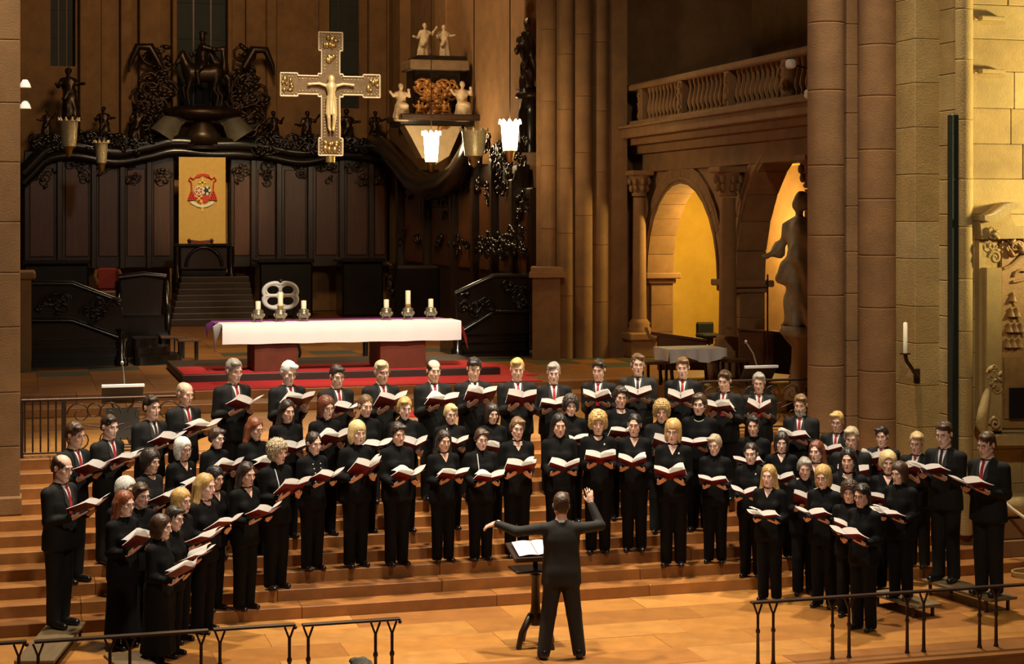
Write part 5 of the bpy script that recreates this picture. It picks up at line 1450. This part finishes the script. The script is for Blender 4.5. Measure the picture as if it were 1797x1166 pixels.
slab_pix('front_panel', [(1299, 580), (1358, 586), (1358, 655), (1299, 655)], 26.9, .08, PW, pd); slab_pix('side_panel', [(1358, 586), (1382, 587), (1412, 600), (1412, 660), (1358, 655)], 26.95, .08, DARKWOOD, pd)
slab_pix('top', [(1297, 577), (1384, 584), (1412, 597), (1412, 601), (1382, 588), (1297, 582)], 26.85, .5, PW, pd)
bc = thing('office_chair', 'black high-backed chair in the ochre room behind the arch', 'chair', (13.3, at_x(1238, 580, 13.3).y, CH)); CYY = at_x(1238, 580, 13.3).y
zc_, zd_ = at_y(1238, 566, CYY).z - CH, at_y(1238, 596, CYY).z - CH
MB().bx(-.19, .19, 0, .07, zd_ - .1, zc_, .05).build('backrest', mat('black_fabric', (.006, .006, .007), .8), bc); MB().bx(-.22, .22, -.45, .02, .40, .48, .03).build('seat', MATS['black_fabric'], bc)
MB().tube([(0, -.2, 0), (0, -.2, .42)], .03, 8).build('column', IRON, bc)
rp = MB().tube([at_y(1133, 575, 28.2), at_y(1140, 592, 28.2), at_y(1152, 598, 28.2), at_y(1157, 590, 28.2)], .03, 8).build('barrier_rope', mat('rope_gold', (.35, .22, .07), .8), None); tag(rp, 'short golden barrier rope slung beside the slim column', 'rope')
ms = thing('microphone_stand', 'tall thin black microphone stand in front of the second arch pier', 'microphone stand', (x_at(1347, 26.2), 26.2, CH))
MB().tube([(0, 0, 0), (0, 0, at_y(1347, 482, 26.2).z - CH)], .014, 6).build('pole', IRON, ms); MB().lathe([(.16, 0), (.16, .02), (.02, .05)], n=14).build('base', IRON, ms)
MB().tube([(0, 0, at_y(1347, 490, 26.2).z - CH), (-.06, 0, at_y(1347, 500, 26.2).z - CH)], .02, 6).build('clamp', IRON, ms)
vs = MB().lathe([(.05, 0), (.10, .1), (.115, .3), (.07, .5), (.09, .56)], n=14).build('stone_vase', STONE(1), None, (x_at(1398, 25.6), 25.6, CH)); tag(vs, 'pale stone baluster vase beside the iron railing end', 'vase')
for px, py, lb in ((1388, 112, 'small white floodlight mounted on the gallery balustrade'), (1421, 165, 'square white floodlight box on the gallery edge'), (1434, 198, 'round white dish light under the gallery edge')):
    p = at_x(px, py, XG - .75); t = thing('floodlight', lb, 'floodlight', p)
    MB().bx(-.06, .06, -.1, .1, -.07, .07, .03).build('housing', IV, t); MB().tube([(.05, 0, -.02), (.35, 0, -.08)], .015, 6).build('bracket', IRON, t)
# ---- candle sconce, dark panel on the pier
sy = 20.95 - .02
p = at_y(1609, 660, sy); sc = thing('candle_sconce', 'iron wall sconce with one tall cream candle on the stone pier', 'sconce', p)
def sq(px, py): q = at_y(px, py, sy); return (q.x - p.x, -.12, q.z - p.z)
MB().tube([(0, .0, 0), (-.04, -.08, -.01), sq(1592, 645), sq(1583, 632), sq(1581, 622)], .028, 8).build('arm', IRON, sc)
a, b = sq(1581, 622), sq(1580, 566); MB().lathe([(.02, 0), (.075, .01), (.075, .025)], a, 12).build('drip_pan', IRON, sc)
MB().lathe([(.030, a[2] + .02), (.028, b[2]), (.004, b[2] + .01)], (a[0], a[1], 0), 12).build('candle', WAX, sc); MB().bx(-.05, .05, -.01, .015, -.10, .10, .01).build('wall_plate', IRON, sc)
py_ = 20.02; xa, xb = x_at(1669, py_), x_at(1683, py_)
o = MB().bx(0, xb - xa, 0, .12, 0, at_y(1677, 201, py_).z - .6, .01).build('column_loudspeaker', mat('dark_green_metal', (.012, .020, .012), .5), None, (xa, py_ - .02, .6)); tag(o, 'tall narrow dark green column panel in the corner of the stone pier', 'panel')
# ---- wall monument
YM = 20.1
mo = thing('wall_monument', 'carved sandstone wall monument with tassel relief and black plaque', 'monument', (x_at(1716, YM), YM, 0))
def mp(px, py): q = at_y(px, py, YM - .15); return (q.x - mo.location.x, q.z)
def mprism(name, pix, d0, d1, m=None): return MB().prism([mp(*q) for q in pix][::-1], -d1, -d0, 'y').build(name, m or YSTONE(0), mo)
BRS = mat('bronze_brown_relief', (.34, .19, .055), .55, var=.3, scale=8, bump=.4, bscale=40)
mprism('back_panel', [(1722, 420), (2000, 412), (2000, 760), (1722, 760)], 0, .10); mprism('sill', [(1738, 762), (2000, 758), (2000, 778), (1738, 780)], 0, .30); mprism('pilaster', [(1727, 470), (1753, 470), (1753, 755), (1727, 755)], .08, .22)
mprism('pilaster', [(1968, 470), (1994, 470), (1994, 755), (1968, 755)], .08, .22)
mprism('relief_panel', [(1760, 418), (2000, 412), (2000, 752), (1760, 752)], .09, .13, BRS)
mprism('pediment_scroll', [(1714, 378), (1724, 379), (1735, 375), (1746, 366), (1756, 358), (1768, 355), (1778, 357), (1779, 363), (1772, 366), (1762, 370), (1750, 380), (1738, 388), (1724, 390), (1715, 387)], .0, .34, YSTONE(2))
mprism('pediment_body', [(1716, 385), (1740, 383), (1770, 366), (1772, 385), (1780, 398), (2000, 390), (2000, 415), (1720, 420)], 0, .2)
m = MB(); spiral(m, mp(1738, 452), .09, 1.5, -1, .03, 'xz', -.24); m.build('volute', YSTONE(0), mo); m = MB(); spiral(m, mp(1739, 742), .09, 1.5, -1, .03, 'xz', -.24); m.build('volute', YSTONE(0), mo)
m = MB(); P = [(mp(*q)[0], -.20, mp(*q)[1]) for q in ((1733, 675), (1727, 695), (1722, 720), (1718, 745), (1722, 757))]; m.tube(P, [.02, .06, .08, .09, .05], 8); m.build('side_scroll', YSTONE(0), mo)
carving('foliage', mo, mp(1727, 0)[0], mp(1738, 0)[0], mp(0, 440)[1], mp(0, 405)[1], -.22, 500, YSTONE(0), 6, sz=.5); carving('foliage', mo, mp(1738, 0)[0], mp(1746, 0)[0], mp(0, 735)[1], mp(0, 700)[1], -.22, 501, YSTONE(0), 6, sz=.5)
for r in range(4):
    for c in range(r + 1 if r < 3 else 3):
        x, z = mp(1778 + (c - (0 if r == 0 else .3 * r)) * 10.5, 525 + r * 27)
        MB().lathe([(.012, .09), (.03, .075), (.02, .06), (.045, .0), (.055, -.03)], (x, -.14, z), 10).build('tassel', BRS, mo)
        if r < 3: MB().tube([(x, -.14, z - .03), (x + .035, -.14, z - .10)], .008, 5).build('cord', BRS, mo)
for i, pp_ in enumerate((((1762, 472), (1776, 465), (1790, 452), (1800, 446)), ((1780, 485), (1783, 478), (1792, 474), (1800, 476)), ((1778, 495), (1790, 493), (1800, 490)))):
    MB().tube([(mp(*q)[0], -.14, mp(*q)[1]) for q in pp_], .022, 6).build('ribbon', BRS, mo)
carving('relief_carving', mo, mp(1775, 0)[0], mp(1800, 0)[0], mp(0, 445)[1], mp(0, 422)[1], -.14, 502, BRS, 8, sz=.6)
mprism('inscription_plate', [(1762, 628), (2000, 624), (2000, 735), (1762, 735)], .12, .155, BRS); mprism('black_plaque', [(1770, 681), (1830, 680), (1830, 735), (1770, 735)], .15, .18, mat('black_stone', (.015, .013, .011), .3))
rp = MB().tube([at_y(1760, 880, 19.6), at_y(1775, 893, 19.55), at_y(1810, 918, 19.4)], .022, 8).build('barrier_rope', mat('cream_rope', (.72, .62, .40), .8), None); tag(rp, 'cream barrier rope sloping down beside the tall man in suit', 'rope')
m = MB(); P = []
for i in range(60): a = i * .42; P.append((.30 * math.cos(a), .2 * math.sin(a), .012 + .0009 * i))
c_p = at_h(1800, 1012, 0); tag(m.tube(P, .012, 6).build('cable_coil', MATS['rope_gold'], None, (c_p.x + .12, c_p.y, 0)), 'coiled pale cable lying on the floor by the wall plinth', 'cable')
# ---- conductor's stand
cp = at_h(940, 1133, 0)
ms = thing('music_stand', 'dark wooden music stand with shelf and curved feet before the conductor', 'music stand', (cp.x, cp.y, 0))
for a in (.5, 1.9, 3.6, 5.2): 
    MB().tube([(.0, 0, .34), (.09 * math.cos(a), .09 * math.sin(a), .30), (.20 * math.cos(a), .20 * math.sin(a), .16), (.25 * math.cos(a), .25 * math.sin(a), .0)], [.04, .04, .035, .03], 8).build('foot', DARKWOOD, ms)
MB().lathe([(.06, .22), (.07, .3), (.05, .42), (.045, .72), (.06, .76)], n=12).build('column', DARKWOOD, ms)
MB().box((0, 0, .82), (.52, .34, .028), .006).build('shelf', DARKWOOD, ms); MB().tube([(0, 0, .74), (0, .02, .98)], .028, 8).build('neck', DARKWOOD, ms)
MB().box((0, .02, 1.0), (.56, .42, .025), .006, Matrix.Rotation(.30, 3, 'X')).build('desk', DARKWOOD, ms); MB().box((0, -.19, .96), (.56, .03, .05), .006, Matrix.Rotation(.30, 3, 'X')).build('lip', DARKWOOD, ms)
so = thing('open_score', 'open white score lying on the wooden music stand', 'score', (cp.x - .02, cp.y, 1.025))
for sg in (-1, 1):
    P = [[(sg * (.005 + .20 * i / 6), -.15 + .30 * j + 0, .012 * math.sin(math.pi * min(1, i / 6 + .1)) + (-.15 + .30 * j + .02) * .31 + .01) for i in range(7)] for j in (0, 1)]
    MB().grid(P).build('page', WHITE, so)
MB().box((0, 0, .012), (.012, .30, .01), .002, Matrix.Rotation(.30, 3, 'X')).build('spine', mat('folder_red', (.16, .006, .010), .45), so)
# ------------------------------------------------------------------ the choir
FOLD = mat('folder_red', (.16, .006, .010), .45)
PAGE = mat('sheet_paper', (.80, .79, .76), .8)
_nt = PAGE.node_tree; _tr = _nt.nodes.new('ShaderNodeBsdfTranslucent'); _tr.inputs[0].default_value = (.86, .84, .78, 1)
_mx = _nt.nodes.new('ShaderNodeMixShader'); _mx.inputs[0].default_value = .5
_nt.links.new(_nt.nodes['Principled BSDF'].outputs[0], _mx.inputs[1]); _nt.links.new(_tr.outputs[0], _mx.inputs[2]); _nt.links.new(_mx.outputs[0], _nt.nodes['Material Output'].inputs[0])
def folder_for(o, spec, k):
    fo = spec['folder']; th = fo['tilt']; rnd = random.Random(spec['seed'] + 900)
    t = thing('music_folder', fo['label'], 'folder', o.location, o.rotation_euler[2], 'choir music folders')
    P0 = Vector((fo.get('dx', 0.0), fo['y'], fo['z'])); u = Vector((0, -math.cos(th), math.sin(th))); mN = Vector((0, math.sin(th), math.cos(th)))
    de = fo.get('open', .18); W, Hf = .192, .265; X = Vector((1, 0, 0))
    for sg in (-1, 1):
        e = X * sg * math.cos(de) + mN * math.sin(de); nn = (mN * math.cos(de) - X * sg * math.sin(de))
        m = MB(); c8 = [(P0 + e * a + u * b + nn * c) * k for a in (0, W) for b in (0, Hf) for c in (-.004, 0)]
        m._add(c8, [(0, 1, 3, 2), (4, 6, 7, 5), (0, 4, 5, 1), (2, 3, 7, 6), (0, 2, 6, 4), (1, 5, 7, 3)], False); m.build('cover', FOLD, t)
        ext = rnd.uniform(.025, .06); m = MB(); G = []; lift = rnd.uniform(.02, .075)
        for i in range(7):
            s_ = i / 6; G.append([(P0 + e * (.004 + (W - .002) * s_) + u * (.008 + (Hf + ext) * q) + nn * (.004 + .016 * math.sin(math.pi * min(1, s_ * 1.1)) ** .7 + lift * q ** 3 * .7)) * k for q in np.linspace(0, 1, 6)])
        m.grid(G); m.build('pages', PAGE, t)
    if rnd.random() < .55:
        sg = rnd.choice((-1, 1)); m = MB(); G = []; cu = rnd.uniform(.5, 1.2)
        for i in range(8):
            s_ = i / 7; a = de + cu * (1 - .8 * s_) ; 
            p = P0 + (X * sg * (W * .93 * s_ * math.cos(cu * .6 * (1 - s_ * .3))) + mN * (.02 + W * .55 * math.sin(min(math.pi, s_ * 2.2)) * cu * .6 + W * s_ * math.sin(de) * .9))
            G.append([(p + u * (.01 + (Hf + .02) * q)) * k for q in np.linspace(0, 1, 5)])
        m.grid(G); m.build('loose_leaf', PAGE, t)
    return t

COND = at_h(985, 1156, 0)
# (px, py of the head top, hair style, colour, extras, label of the person); the step is found from the height
MEN = [
 (105, 797, 'bald', 'brown', dict(glasses=1, feet=(1100, .16), bulk=1.06), 'balding man in glasses and dark suit on the long bench board'),
 (128, 740, 'short', 'brown', {}, 'brown-haired man in suit with red tie just behind the balding man on the bench board'),
 (189, 727, 'short', 'dark', {}, 'dark-haired man in suit in front of the iron gate next to the dark lectern'),
 (263, 693, 'short', 'dark', dict(darktie=1), 'man with cropped dark hair and dark tie before the iron scroll railing'),
 (322, 670, 'bald', 'greyblond', {}, 'bald-topped man with fair fringe of hair beside the golden bells'),
 (408, 629, 'short', 'grey', {}, 'grey-haired man in suit with red tie in front of the carpet corner'),
 (504, 633, 'short', 'white', dict(glasses=1, hpitch=.35), 'white-haired man in glasses looking down, in front of an altar pedestal'),
 (589, 640, 'short', 'dark', dict(glasses=1), 'young dark-haired man in glasses under the gap between the altar pedestals'),
 (668, 632, 'short', 'greyblond', dict(glasses=1), 'fair grey-haired man in glasses in front of the far altar pedestal'),
 (759, 630, 'bald', 'dark', {}, 'balding young man with dark side hair in the back row by the altar end'),
 (830, 627, 'short', 'black', dict(darktie=1, hpitch=.32), 'man with black combed hair looking down in front of the slanting red carpet'),
 (906, 628, 'short', 'blond', dict(bulk=1.08), 'broad blond man in suit with red tie in the back row'),
 (970, 635, 'short', 'grey', dict(glasses=1), 'man with grey parted hair and glasses beside the broad blond man'),
 (1050, 630, 'short', 'dark', {}, 'young man with spiky dark hair below the clustered pillar shafts'),
 (1118, 620, 'short', 'lightbrown', dict(glasses=1, cloth='grey_suit', darktie=1), 'tall man with light brown hair, glasses and greyer suit near the white-draped table'),
 (1197, 626, 'short', 'lightbrown', {}, 'short-haired man in suit in front of the white-draped table'),
 (1271, 649, 'short', 'brown', dict(glasses=1), 'man with receding brown hair and glasses beside the lectern with leaning microphone'),
 (1330, 653, 'short', 'grey', dict(glasses=1, fold=.55), 'man with dark grey hair and glasses holding a wide open folder below the leaning microphone'),
 (1404, 691, 'short', 'lightbrown', dict(beard=1), 'bearded man in suit at the end of the scroll railing'),
 (1450, 721, 'short', 'blond', dict(glasses=1, step=2), 'fair reddish-haired man in glasses in front of the first pier shaft'),
 (1502, 748, 'short', 'greyblond', dict(glasses=1, step=1), 'ash-blond man in glasses half hidden behind the puffy blond woman'),
 (1547, 747, 'short', 'dark', dict(glasses=1, step=2), 'dark-haired man in glasses before the pier below the candle sconce'),
 (1603, 757, 'short', 'lightblond', dict(glasses=1, step=1), 'light blond man in glasses beside the tall man under the dark green panel'),
 (1659, 739, 'short', 'brown', dict(glasses=1, feet=(1024, .18), darktie=1), 'tall man with brown quiff and glasses below the dark green panel'),
 (1734, 757, 'short', 'brown', dict(glasses=1, feet=(1044, .18), bulk=1.08), 'tall man with brown mop of hair in front of the wall monument'),
]
WOMEN = [
 (261, 784, 'puffy', 'dark', dict(neck='round', cloth='black_cloth_2'), 'woman with dark wavy bob beside the white-bobbed woman'),
 (318, 767, 'bob', 'white', dict(neck='v', glasses=1, brooch=1), 'woman with smooth white bob and glasses below the bald-topped man'),
 (377, 749, 'shortfem', 'brown', dict(glasses=1, turtle=1), 'woman with short brown hair and glasses next to the white-bobbed woman'),
 (445, 732, 'long', 'red', dict(glasses=1, turtle=1), 'woman with long auburn hair and glasses behind the grey curly-haired woman'),
 (502, 701, 'long', 'dark', {}, 'woman with long straight dark hair below the white-haired man'),
 (570, 694, 'bob', 'auburn', dict(glasses=1, turtle=1), 'woman with auburn bob and dark-rimmed glasses below the young dark-haired man'),
 (639, 692, 'tied', 'lightbrown', dict(turtle=1), 'woman with pulled-back light brown hair in turtleneck below the altar'),
 (708, 696, 'shortfem', 'blond', dict(turtle=1), 'woman with short blond hair looking down below the balding young man'),
 (789, 708, 'shortfem', 'lightblond', dict(glasses=1, turtle=1, bulk=1.1, strap=1), 'stout woman with pale swept hair and glasses in the middle rows'),
 (862, 708, 'bob', 'dark', dict(turtle=1), 'woman with dark centre-parted hair below the broad blond man'),
 (1000, 689, 'curly', 'dark', dict(glasses=1, turtle=1), 'woman with dark curly hair and glasses below the grey-parted man'),
 (1087, 677, 'shortfem', 'dark', dict(neck='round', necklace=1), 'woman with short dark fringe and necklace below the tall man in the greyer suit'),
 (1159, 698, 'curly', 'blond', dict(neck='v', turtle=1, cloth='black_cloth_2'), 'woman with a ball of blond curls in a dark grey jacket'),
 (1226, 689, 'shortfem', 'brown', dict(glasses=1, turtle=1, necklace=1, bulk=1.08), 'woman with short brown hair, glasses and silver collar necklace in the upper rows'),
 (1321, 728, 'shortfem', 'black', {}, 'woman with short black hair below the wide open folder'),
 (1375, 757, 'bob', 'dark', dict(neck='v'), 'woman with dark bob and open collar below the bearded man'),
 (1450, 772, 'long', 'auburn', dict(neck='v'), 'woman with dark red shoulder-length hair in profile'),
 (1487, 785, 'long', 'black', dict(necklace=1, neck='round'), 'woman with black shoulder-length hair and necklace in profile'),
 (1541, 784, 'puffy', 'lightblond', dict(neck='v', brooch=1, bulk=1.06), 'woman with high puffy light blond hair and open collar'),
 (228, 833, 'puffy', 'white', dict(folder=0), 'woman with white hair mostly hidden behind the brown-haired woman in glasses'),
 (231, 847, 'shortfem', 'brown', dict(glasses=1, folder=0), 'brown-haired woman in glasses beside the long red-haired woman'),
 (216, 861, 'longwavy', 'red', dict(glasses=1, legs='skirt', skirt=.14, feet=(1138, .0), wavy=1, bulk=1.06), 'woman with long wavy red hair in a long black coat'),
 (315, 857, 'bob', 'blond', dict(glasses=1, feet=(1127, 0)), 'woman with blond bob and glasses behind the two short-haired women in front'),
 (337, 860, 'tied', 'lightbrown', dict(folder=0), 'young woman with tied light brown hair squeezed behind the blond woman in glasses'),
 (347, 830, 'long', 'blond', dict(neck='round', step=0), 'young woman with very long straight blond hair'),
 (360, 819, 'bob', 'black', dict(neck='v', folder=0, step=1), 'woman with black hair in profile behind the very long blond hair'),
 (430, 810, 'long', 'dark', dict(neck='v'), 'young woman with long dark brown hair and open collar next to the blond long-haired woman'),
 (484, 767, 'curly', 'greyblond', dict(turtle=1, bulk=1.08, strap=1), 'older woman with grey-blond curls beside the woman in a button jacket'),
 (548, 757, 'tied', 'dark', dict(turtle=1, buttons=1), 'woman with tied dark hair in a jacket with two rows of pale buttons'),
 (624, 738, 'fringebob', 'lightblond', dict(turtle=1), 'woman with light blond bob and fringe in the front row beside the button jacket'),
 (696, 740, 'shortfem', 'dark', dict(turtle=1), 'woman with short dark hair and a folder held low in the front row'),
 (777, 754, 'longwavy', 'dark', dict(neck='v', wavy=1, step=3), 'woman with long dark wavy hair falling over her shoulders in the front row'),
 (843, 751, 'shortfem', 'brown', dict(glasses=1, turtle=1, strap=1, bulk=1.06), 'stocky woman with short brown hair and a pale strap in the front row'),
 (906, 731, 'shortfem', 'lightbrown', dict(glasses=1, neck='v', necklace=1), 'woman with cropped light brown hair, glasses and bead necklace in the front row'),
 (980, 725, 'long', 'black', dict(turtle=1), 'woman with long black hair singing behind the conductor head'),
 (1048, 717, 'curly', 'blond', dict(neck='round', brooch=1), 'woman with golden curls and round neckline above the conductor hand'),
 (1112, 725, 'tied', 'black', dict(neck='v', glasses=1), 'woman with black hair pinned up and open collar beside the golden-curled woman'),
 (1180, 735, 'fringebob', 'blond', dict(neck='v', brooch=1, glasses=1), 'woman with blond fringed bob and brooch in the front row'),
 (1253, 761, 'shortfem', 'greyblond', dict(glasses=1, turtle=1), 'woman with short ash-blond hair and glasses holding a large open folder'),
 (1317, 776, 'tied', 'dark', dict(glasses=1, turtle=1, brooch=1), 'woman with tied dark hair and glasses below the short black-haired woman'),
 (1360, 815, 'long', 'blond', dict(neck='v', feet=(1046, 0)), 'young woman with long loose blond hair and open neckline'),
 (1402, 802, 'shortfem', 'grey', dict(turtle=1, feet=(1052, 0)), 'woman with short grey hair in turtleneck beside the loose blond hair'),
 (1446, 816, 'bob', 'blond', dict(turtle=1, glasses=1, feet=(1066, 0)), 'woman with smooth golden bob in turtleneck near the floor'),
 (1486, 839, 'curly', 'brown', dict(glasses=1, feet=(1082, 0), brooch=1), 'woman with greying brown curls in profile beside the short black-haired woman in glasses'),
 (1515, 848, 'shortfem', 'black', dict(glasses=1, turtle=1, feet=(1098, 0)), 'woman with short black hair and glasses standing nearest the barrier rail'),
 (1580, 810, 'bob', 'brown', dict(turtle=1, feet=(1052, .16), bulk=1.08), 'woman with brown bob on the low bench board'),
 (279, 903, 'bob', 'brown', dict(turtle=1, legs='skirt', skirt=.2, feet=(1178, 0), bulk=1.1), 'woman with short brown bob in black coat standing closest to the barrier'),
 (302, 888, 'shortfem', 'dark', dict(glasses=1, turtle=1, feet=(1152, 0)), 'woman with cropped dark hair and glasses just behind the brown bob'),
]
mat('suit_cloth', (.0100, .0095, .0084), .75, spec=.2, var=.2, scale=5, bump=.25, bscale=9)
mat('grey_suit', (.020, .0185, .0155), .75, spec=.25, var=.2, scale=5, bump=.25, bscale=9)
mat('black_cloth', (.0040, .0038, .0038), .8, spec=.15, var=.2, scale=5, bump=.35, bscale=10)
mat('black_cloth_2', (.0085, .0082, .0082), .8, spec=.2, var=.2, scale=5, bump=.3, bscale=10)
mat('mouth_dark', (.20, .045, .04), .6)
# standing places: x, y, level, body height and facing of every singer, spaced so that nobody runs into a neighbour
SPOTS = [
 (0.395, 19.092, 0.16, 1.853, 0.876), (0.562, 20.13, 0.411, 1.825, 0.747), (0.966, 20.496, 0.548, 1.72, 0.671), (1.465, 20.712, 0.685, 1.775, 0.596),
 (1.888, 21.028, 0.822, 1.754, 0.522), (2.528, 21.444, 0.959, 1.853, 0.414), (3.213, 21.444, 0.959, 1.809, 0.323), (3.82, 21.394, 0.959, 1.749, 0.239),
 (4.39, 21.344, 0.959, 1.798, 0.155), (5.067, 21.344, 0.959, 1.797, 0.05), (5.63, 21.444, 0.959, 1.799, -0.038), (6.187, 21.344, 0.959, 1.787, -0.126),
 (6.715, 21.444, 0.959, 1.715, -0.203), (7.348, 21.444, 0.959, 1.738, -0.475), (7.894, 21.444, 0.959, 1.802, -0.37), (8.498, 21.344, 0.959, 1.75, -0.453),
 (8.994, 21.078, 0.822, 1.722, -0.712), (9.48, 21.078, 0.822, 1.68, -0.407), (9.819, 20.496, 0.548, 1.711, -0.673), (10.161, 20.13, 0.411, 1.653, -0.742),
 (10.032, 19.498, 0.137, 1.805, -0.446), (10.666, 19.864, 0.274, 1.612, -0.817), (10.933, 19.448, 0.137, 1.716, -0.884), (10.746, 18.445, 0.18, 1.926, -0.99),
 (10.834, 17.636, 0.18, 1.896, -1.11), (1.385, 19.764, 0.274, 1.663, 0.695), (1.781, 20.13, 0.411, 1.607, 0.61), (2.197, 20.396, 0.548, 1.544, 0.532),
 (2.661, 20.446, 0.548, 1.639, 0.463), (3.089, 20.712, 0.685, 1.673, 0.202), (3.573, 20.762, 0.685, 1.703, 0.305), (4.073, 20.812, 0.685, 1.698, 0.222),
 (4.548, 20.712, 0.685, 1.666, 0.146), (5.137, 20.712, 0.685, 1.564, 0.043), (5.689, 20.762, 0.685, 1.542, -0.053), (6.731, 20.762, 0.685, 1.62, -0.231),
 (7.42, 20.812, 0.685, 1.714, -0.157), (7.864, 20.496, 0.548, 1.685, -0.244), (8.389, 20.496, 0.548, 1.766, -0.5), (9.005, 20.18, 0.411, 1.632, -0.608),
 (9.225, 19.814, 0.274, 1.593, -0.491), (9.535, 19.448, 0.137, 1.657, -0.748), (9.64, 18.81, 0, 1.779, -0.659), (10.26, 18.97, 0, 1.69, -0.517),
 (1.083, 19.23, 0, 1.709, 0.61), (1.227, 18.99, 0, 1.687, 0.634), (1.035, 18.603, 0, 1.665, 0.697), (1.635, 18.711, 0, 1.647, 0.793),
 (1.658, 19.23, 0, 1.544, 0.722), (1.933, 19.11, 0, 1.74, 0.701), (2.082, 19.518, 0.137, 1.616, 0.647), (2.434, 19.448, 0.137, 1.663, 0.589),
 (2.836, 19.814, 0.274, 1.716, 0.489), (3.306, 20.08, 0.411, 1.627, 0.39), (3.836, 20.13, 0.411, 1.732, 0.295), (4.325, 20.08, 0.411, 1.708, 0.207),
 (4.907, 20.13, 0.411, 1.587, 0.093), (5.366, 20.08, 0.411, 1.598, 0.003), (5.85, 20.18, 0.411, 1.71, -0.091), (6.362, 20.08, 0.411, 1.747, -0.193),
 (6.884, 20.13, 0.411, 1.752, -0.287), (7.366, 20.13, 0.411, 1.711, -0.371), (7.741, 19.764, 0.274, 1.805, -0.463), (8.317, 19.814, 0.274, 1.596, -0.549),
 (8.671, 19.498, 0.137, 1.653, -0.633), (8.595, 18.808, 0, 1.617, -0.706), (9.137, 18.975, 0, 1.663, -0.408), (9.061, 18.299, 0, 1.662, -0.845),
 (9.136, 17.798, 0, 1.548, -0.587), (8.978, 17.164, 0, 1.62, -1.041), (9.776, 17.784, 0.16, 1.584, -1.006), (1.331, 17.565, 0, 1.569, 1.011),
 (1.507, 18.122, 0, 1.558, 0.897),
]
USED = set()
def folder_label(l):
    cut = (' in front of', ' beside', ' below', ' behind', ' next to', ' before', ' holding', ' looking', ' under', ' near', ' on the', ' standing', ' just', ' in the', ' above', ' at the', ' in a ', ' with two', ' half hidden')
    words = l.split()
    t = 'red folder held by the ' + l
    while len(t.split()) > 15:
        i = max((t.rfind(c) for c in cut)); 
        if i < 24: t = ' '.join(t.split()[:15]); break
        t = t[:i]
    t = t.rstrip(', ')
    for w_ in (' just', ' standing'): t = t[:-len(w_)] if t.endswith(w_) else t
    while t in USED: t = t.replace('red folder', 'dark red folder', 1)
    USED.add(t); return t
def add_singer(spot_, style, col, ex, label, man, seed):
    x_, y_, z_, h, rz = spot_; p = Vector((x_, y_, z_))
    rnd = random.Random(seed * 13 + 5)
    spec = dict(seed=seed, h=h, man=man, hair=(style, col)); spec.update({a: b for a, b in ex.items() if a not in ('feet', 'folder', 'fold', 'step')})
    spec['mouth'] = rnd.choice((.2, .5, .9, 1.2))
    if ex.get('folder', 1):
        spec['folder'] = dict(y=rnd.uniform(-.215, -.19), z=(rnd.uniform(1.14, 1.22) if man else rnd.uniform(1.06, 1.16)), tilt=rnd.uniform(.26, .60), dx=rnd.uniform(-.03, .03), open=ex.get('fold', rnd.uniform(.12, .42)),
                              label=folder_label(label))
    else:
        spec['hands'] = [(sg, (sg * .20, -.05, .83), (0, -.15, -1), (-sg, 0, 0), sg, (.5, .5, .55, .6), 0.0, (sg * .3, .6, 0)) for sg in (-1, 1)]
    o = build_person(spec); o.location = p; o.rotation_euler = (0, 0, rz)
    tag(o, label, 'person', 'choir singers')
    if spec.get('folder'): folder_for(o, spec, h / 1.75)
    return o
for i, (px, py, a, b, ex, lb) in enumerate(MEN): add_singer(SPOTS[i], a, b, ex, lb, True, i + 1)
for i, (px, py, a, b, ex, lb) in enumerate(WOMEN): add_singer(SPOTS[len(MEN) + i], a, b, ex, lb, False, i + 101)
# conductor, seen from behind
hc_ = (1156 - 866) / FPX * (COND.x * FX + COND.y * FY)
csp = dict(seed=77, h=hc_, man=True, hair=('short', 'brown'), pose='conduct', stance=.19, hpitch=.05, hyaw=.0, cloth='grey_suit', bulk=1.05, mouth=.3,
           hands=[(1, (.69, -.18, 1.40), (.85, -.25, -.30), (0, -.3, -1), -1, (.5, .45, .5, .6), .3, (.2, .4, -.9)),
                  (-1, (-.33, -.26, 1.60), (.1, -.12, 1.0), (.3, -1, .1), 1, (.25, .35, .55, .7), .4, (-.6, .2, -.8))])
co = build_person(csp); co.location = COND; co.rotation_euler = (0, 0, math.pi - YAW * .9); tag(co, 'conductor in grey-black suit seen from behind with one arm raised', 'person')
# a listener whose head just reaches the lower edge of the picture
lh_ = 1.62; lz_ = -.14; lp_ = at_h(636, 1158, lz_ + lh_)
li = build_person(dict(seed=99, h=lh_, man=False, hair=('shortfem', 'white'), turtle=True, hpitch=.0, hands=[(sg, (sg * .20, -.05, .83), (0, -.15, -1), (-sg, 0, 0), sg, (.5, .5, .55, .6), 0.0, (sg * .3, .6, 0)) for sg in (-1, 1)]))
li.location = (lp_.x, lp_.y, lz_); li.rotation_euler = (0, 0, math.pi); tag(li, 'pale-haired listener in front of the barrier seen only by the top of the head', 'person')
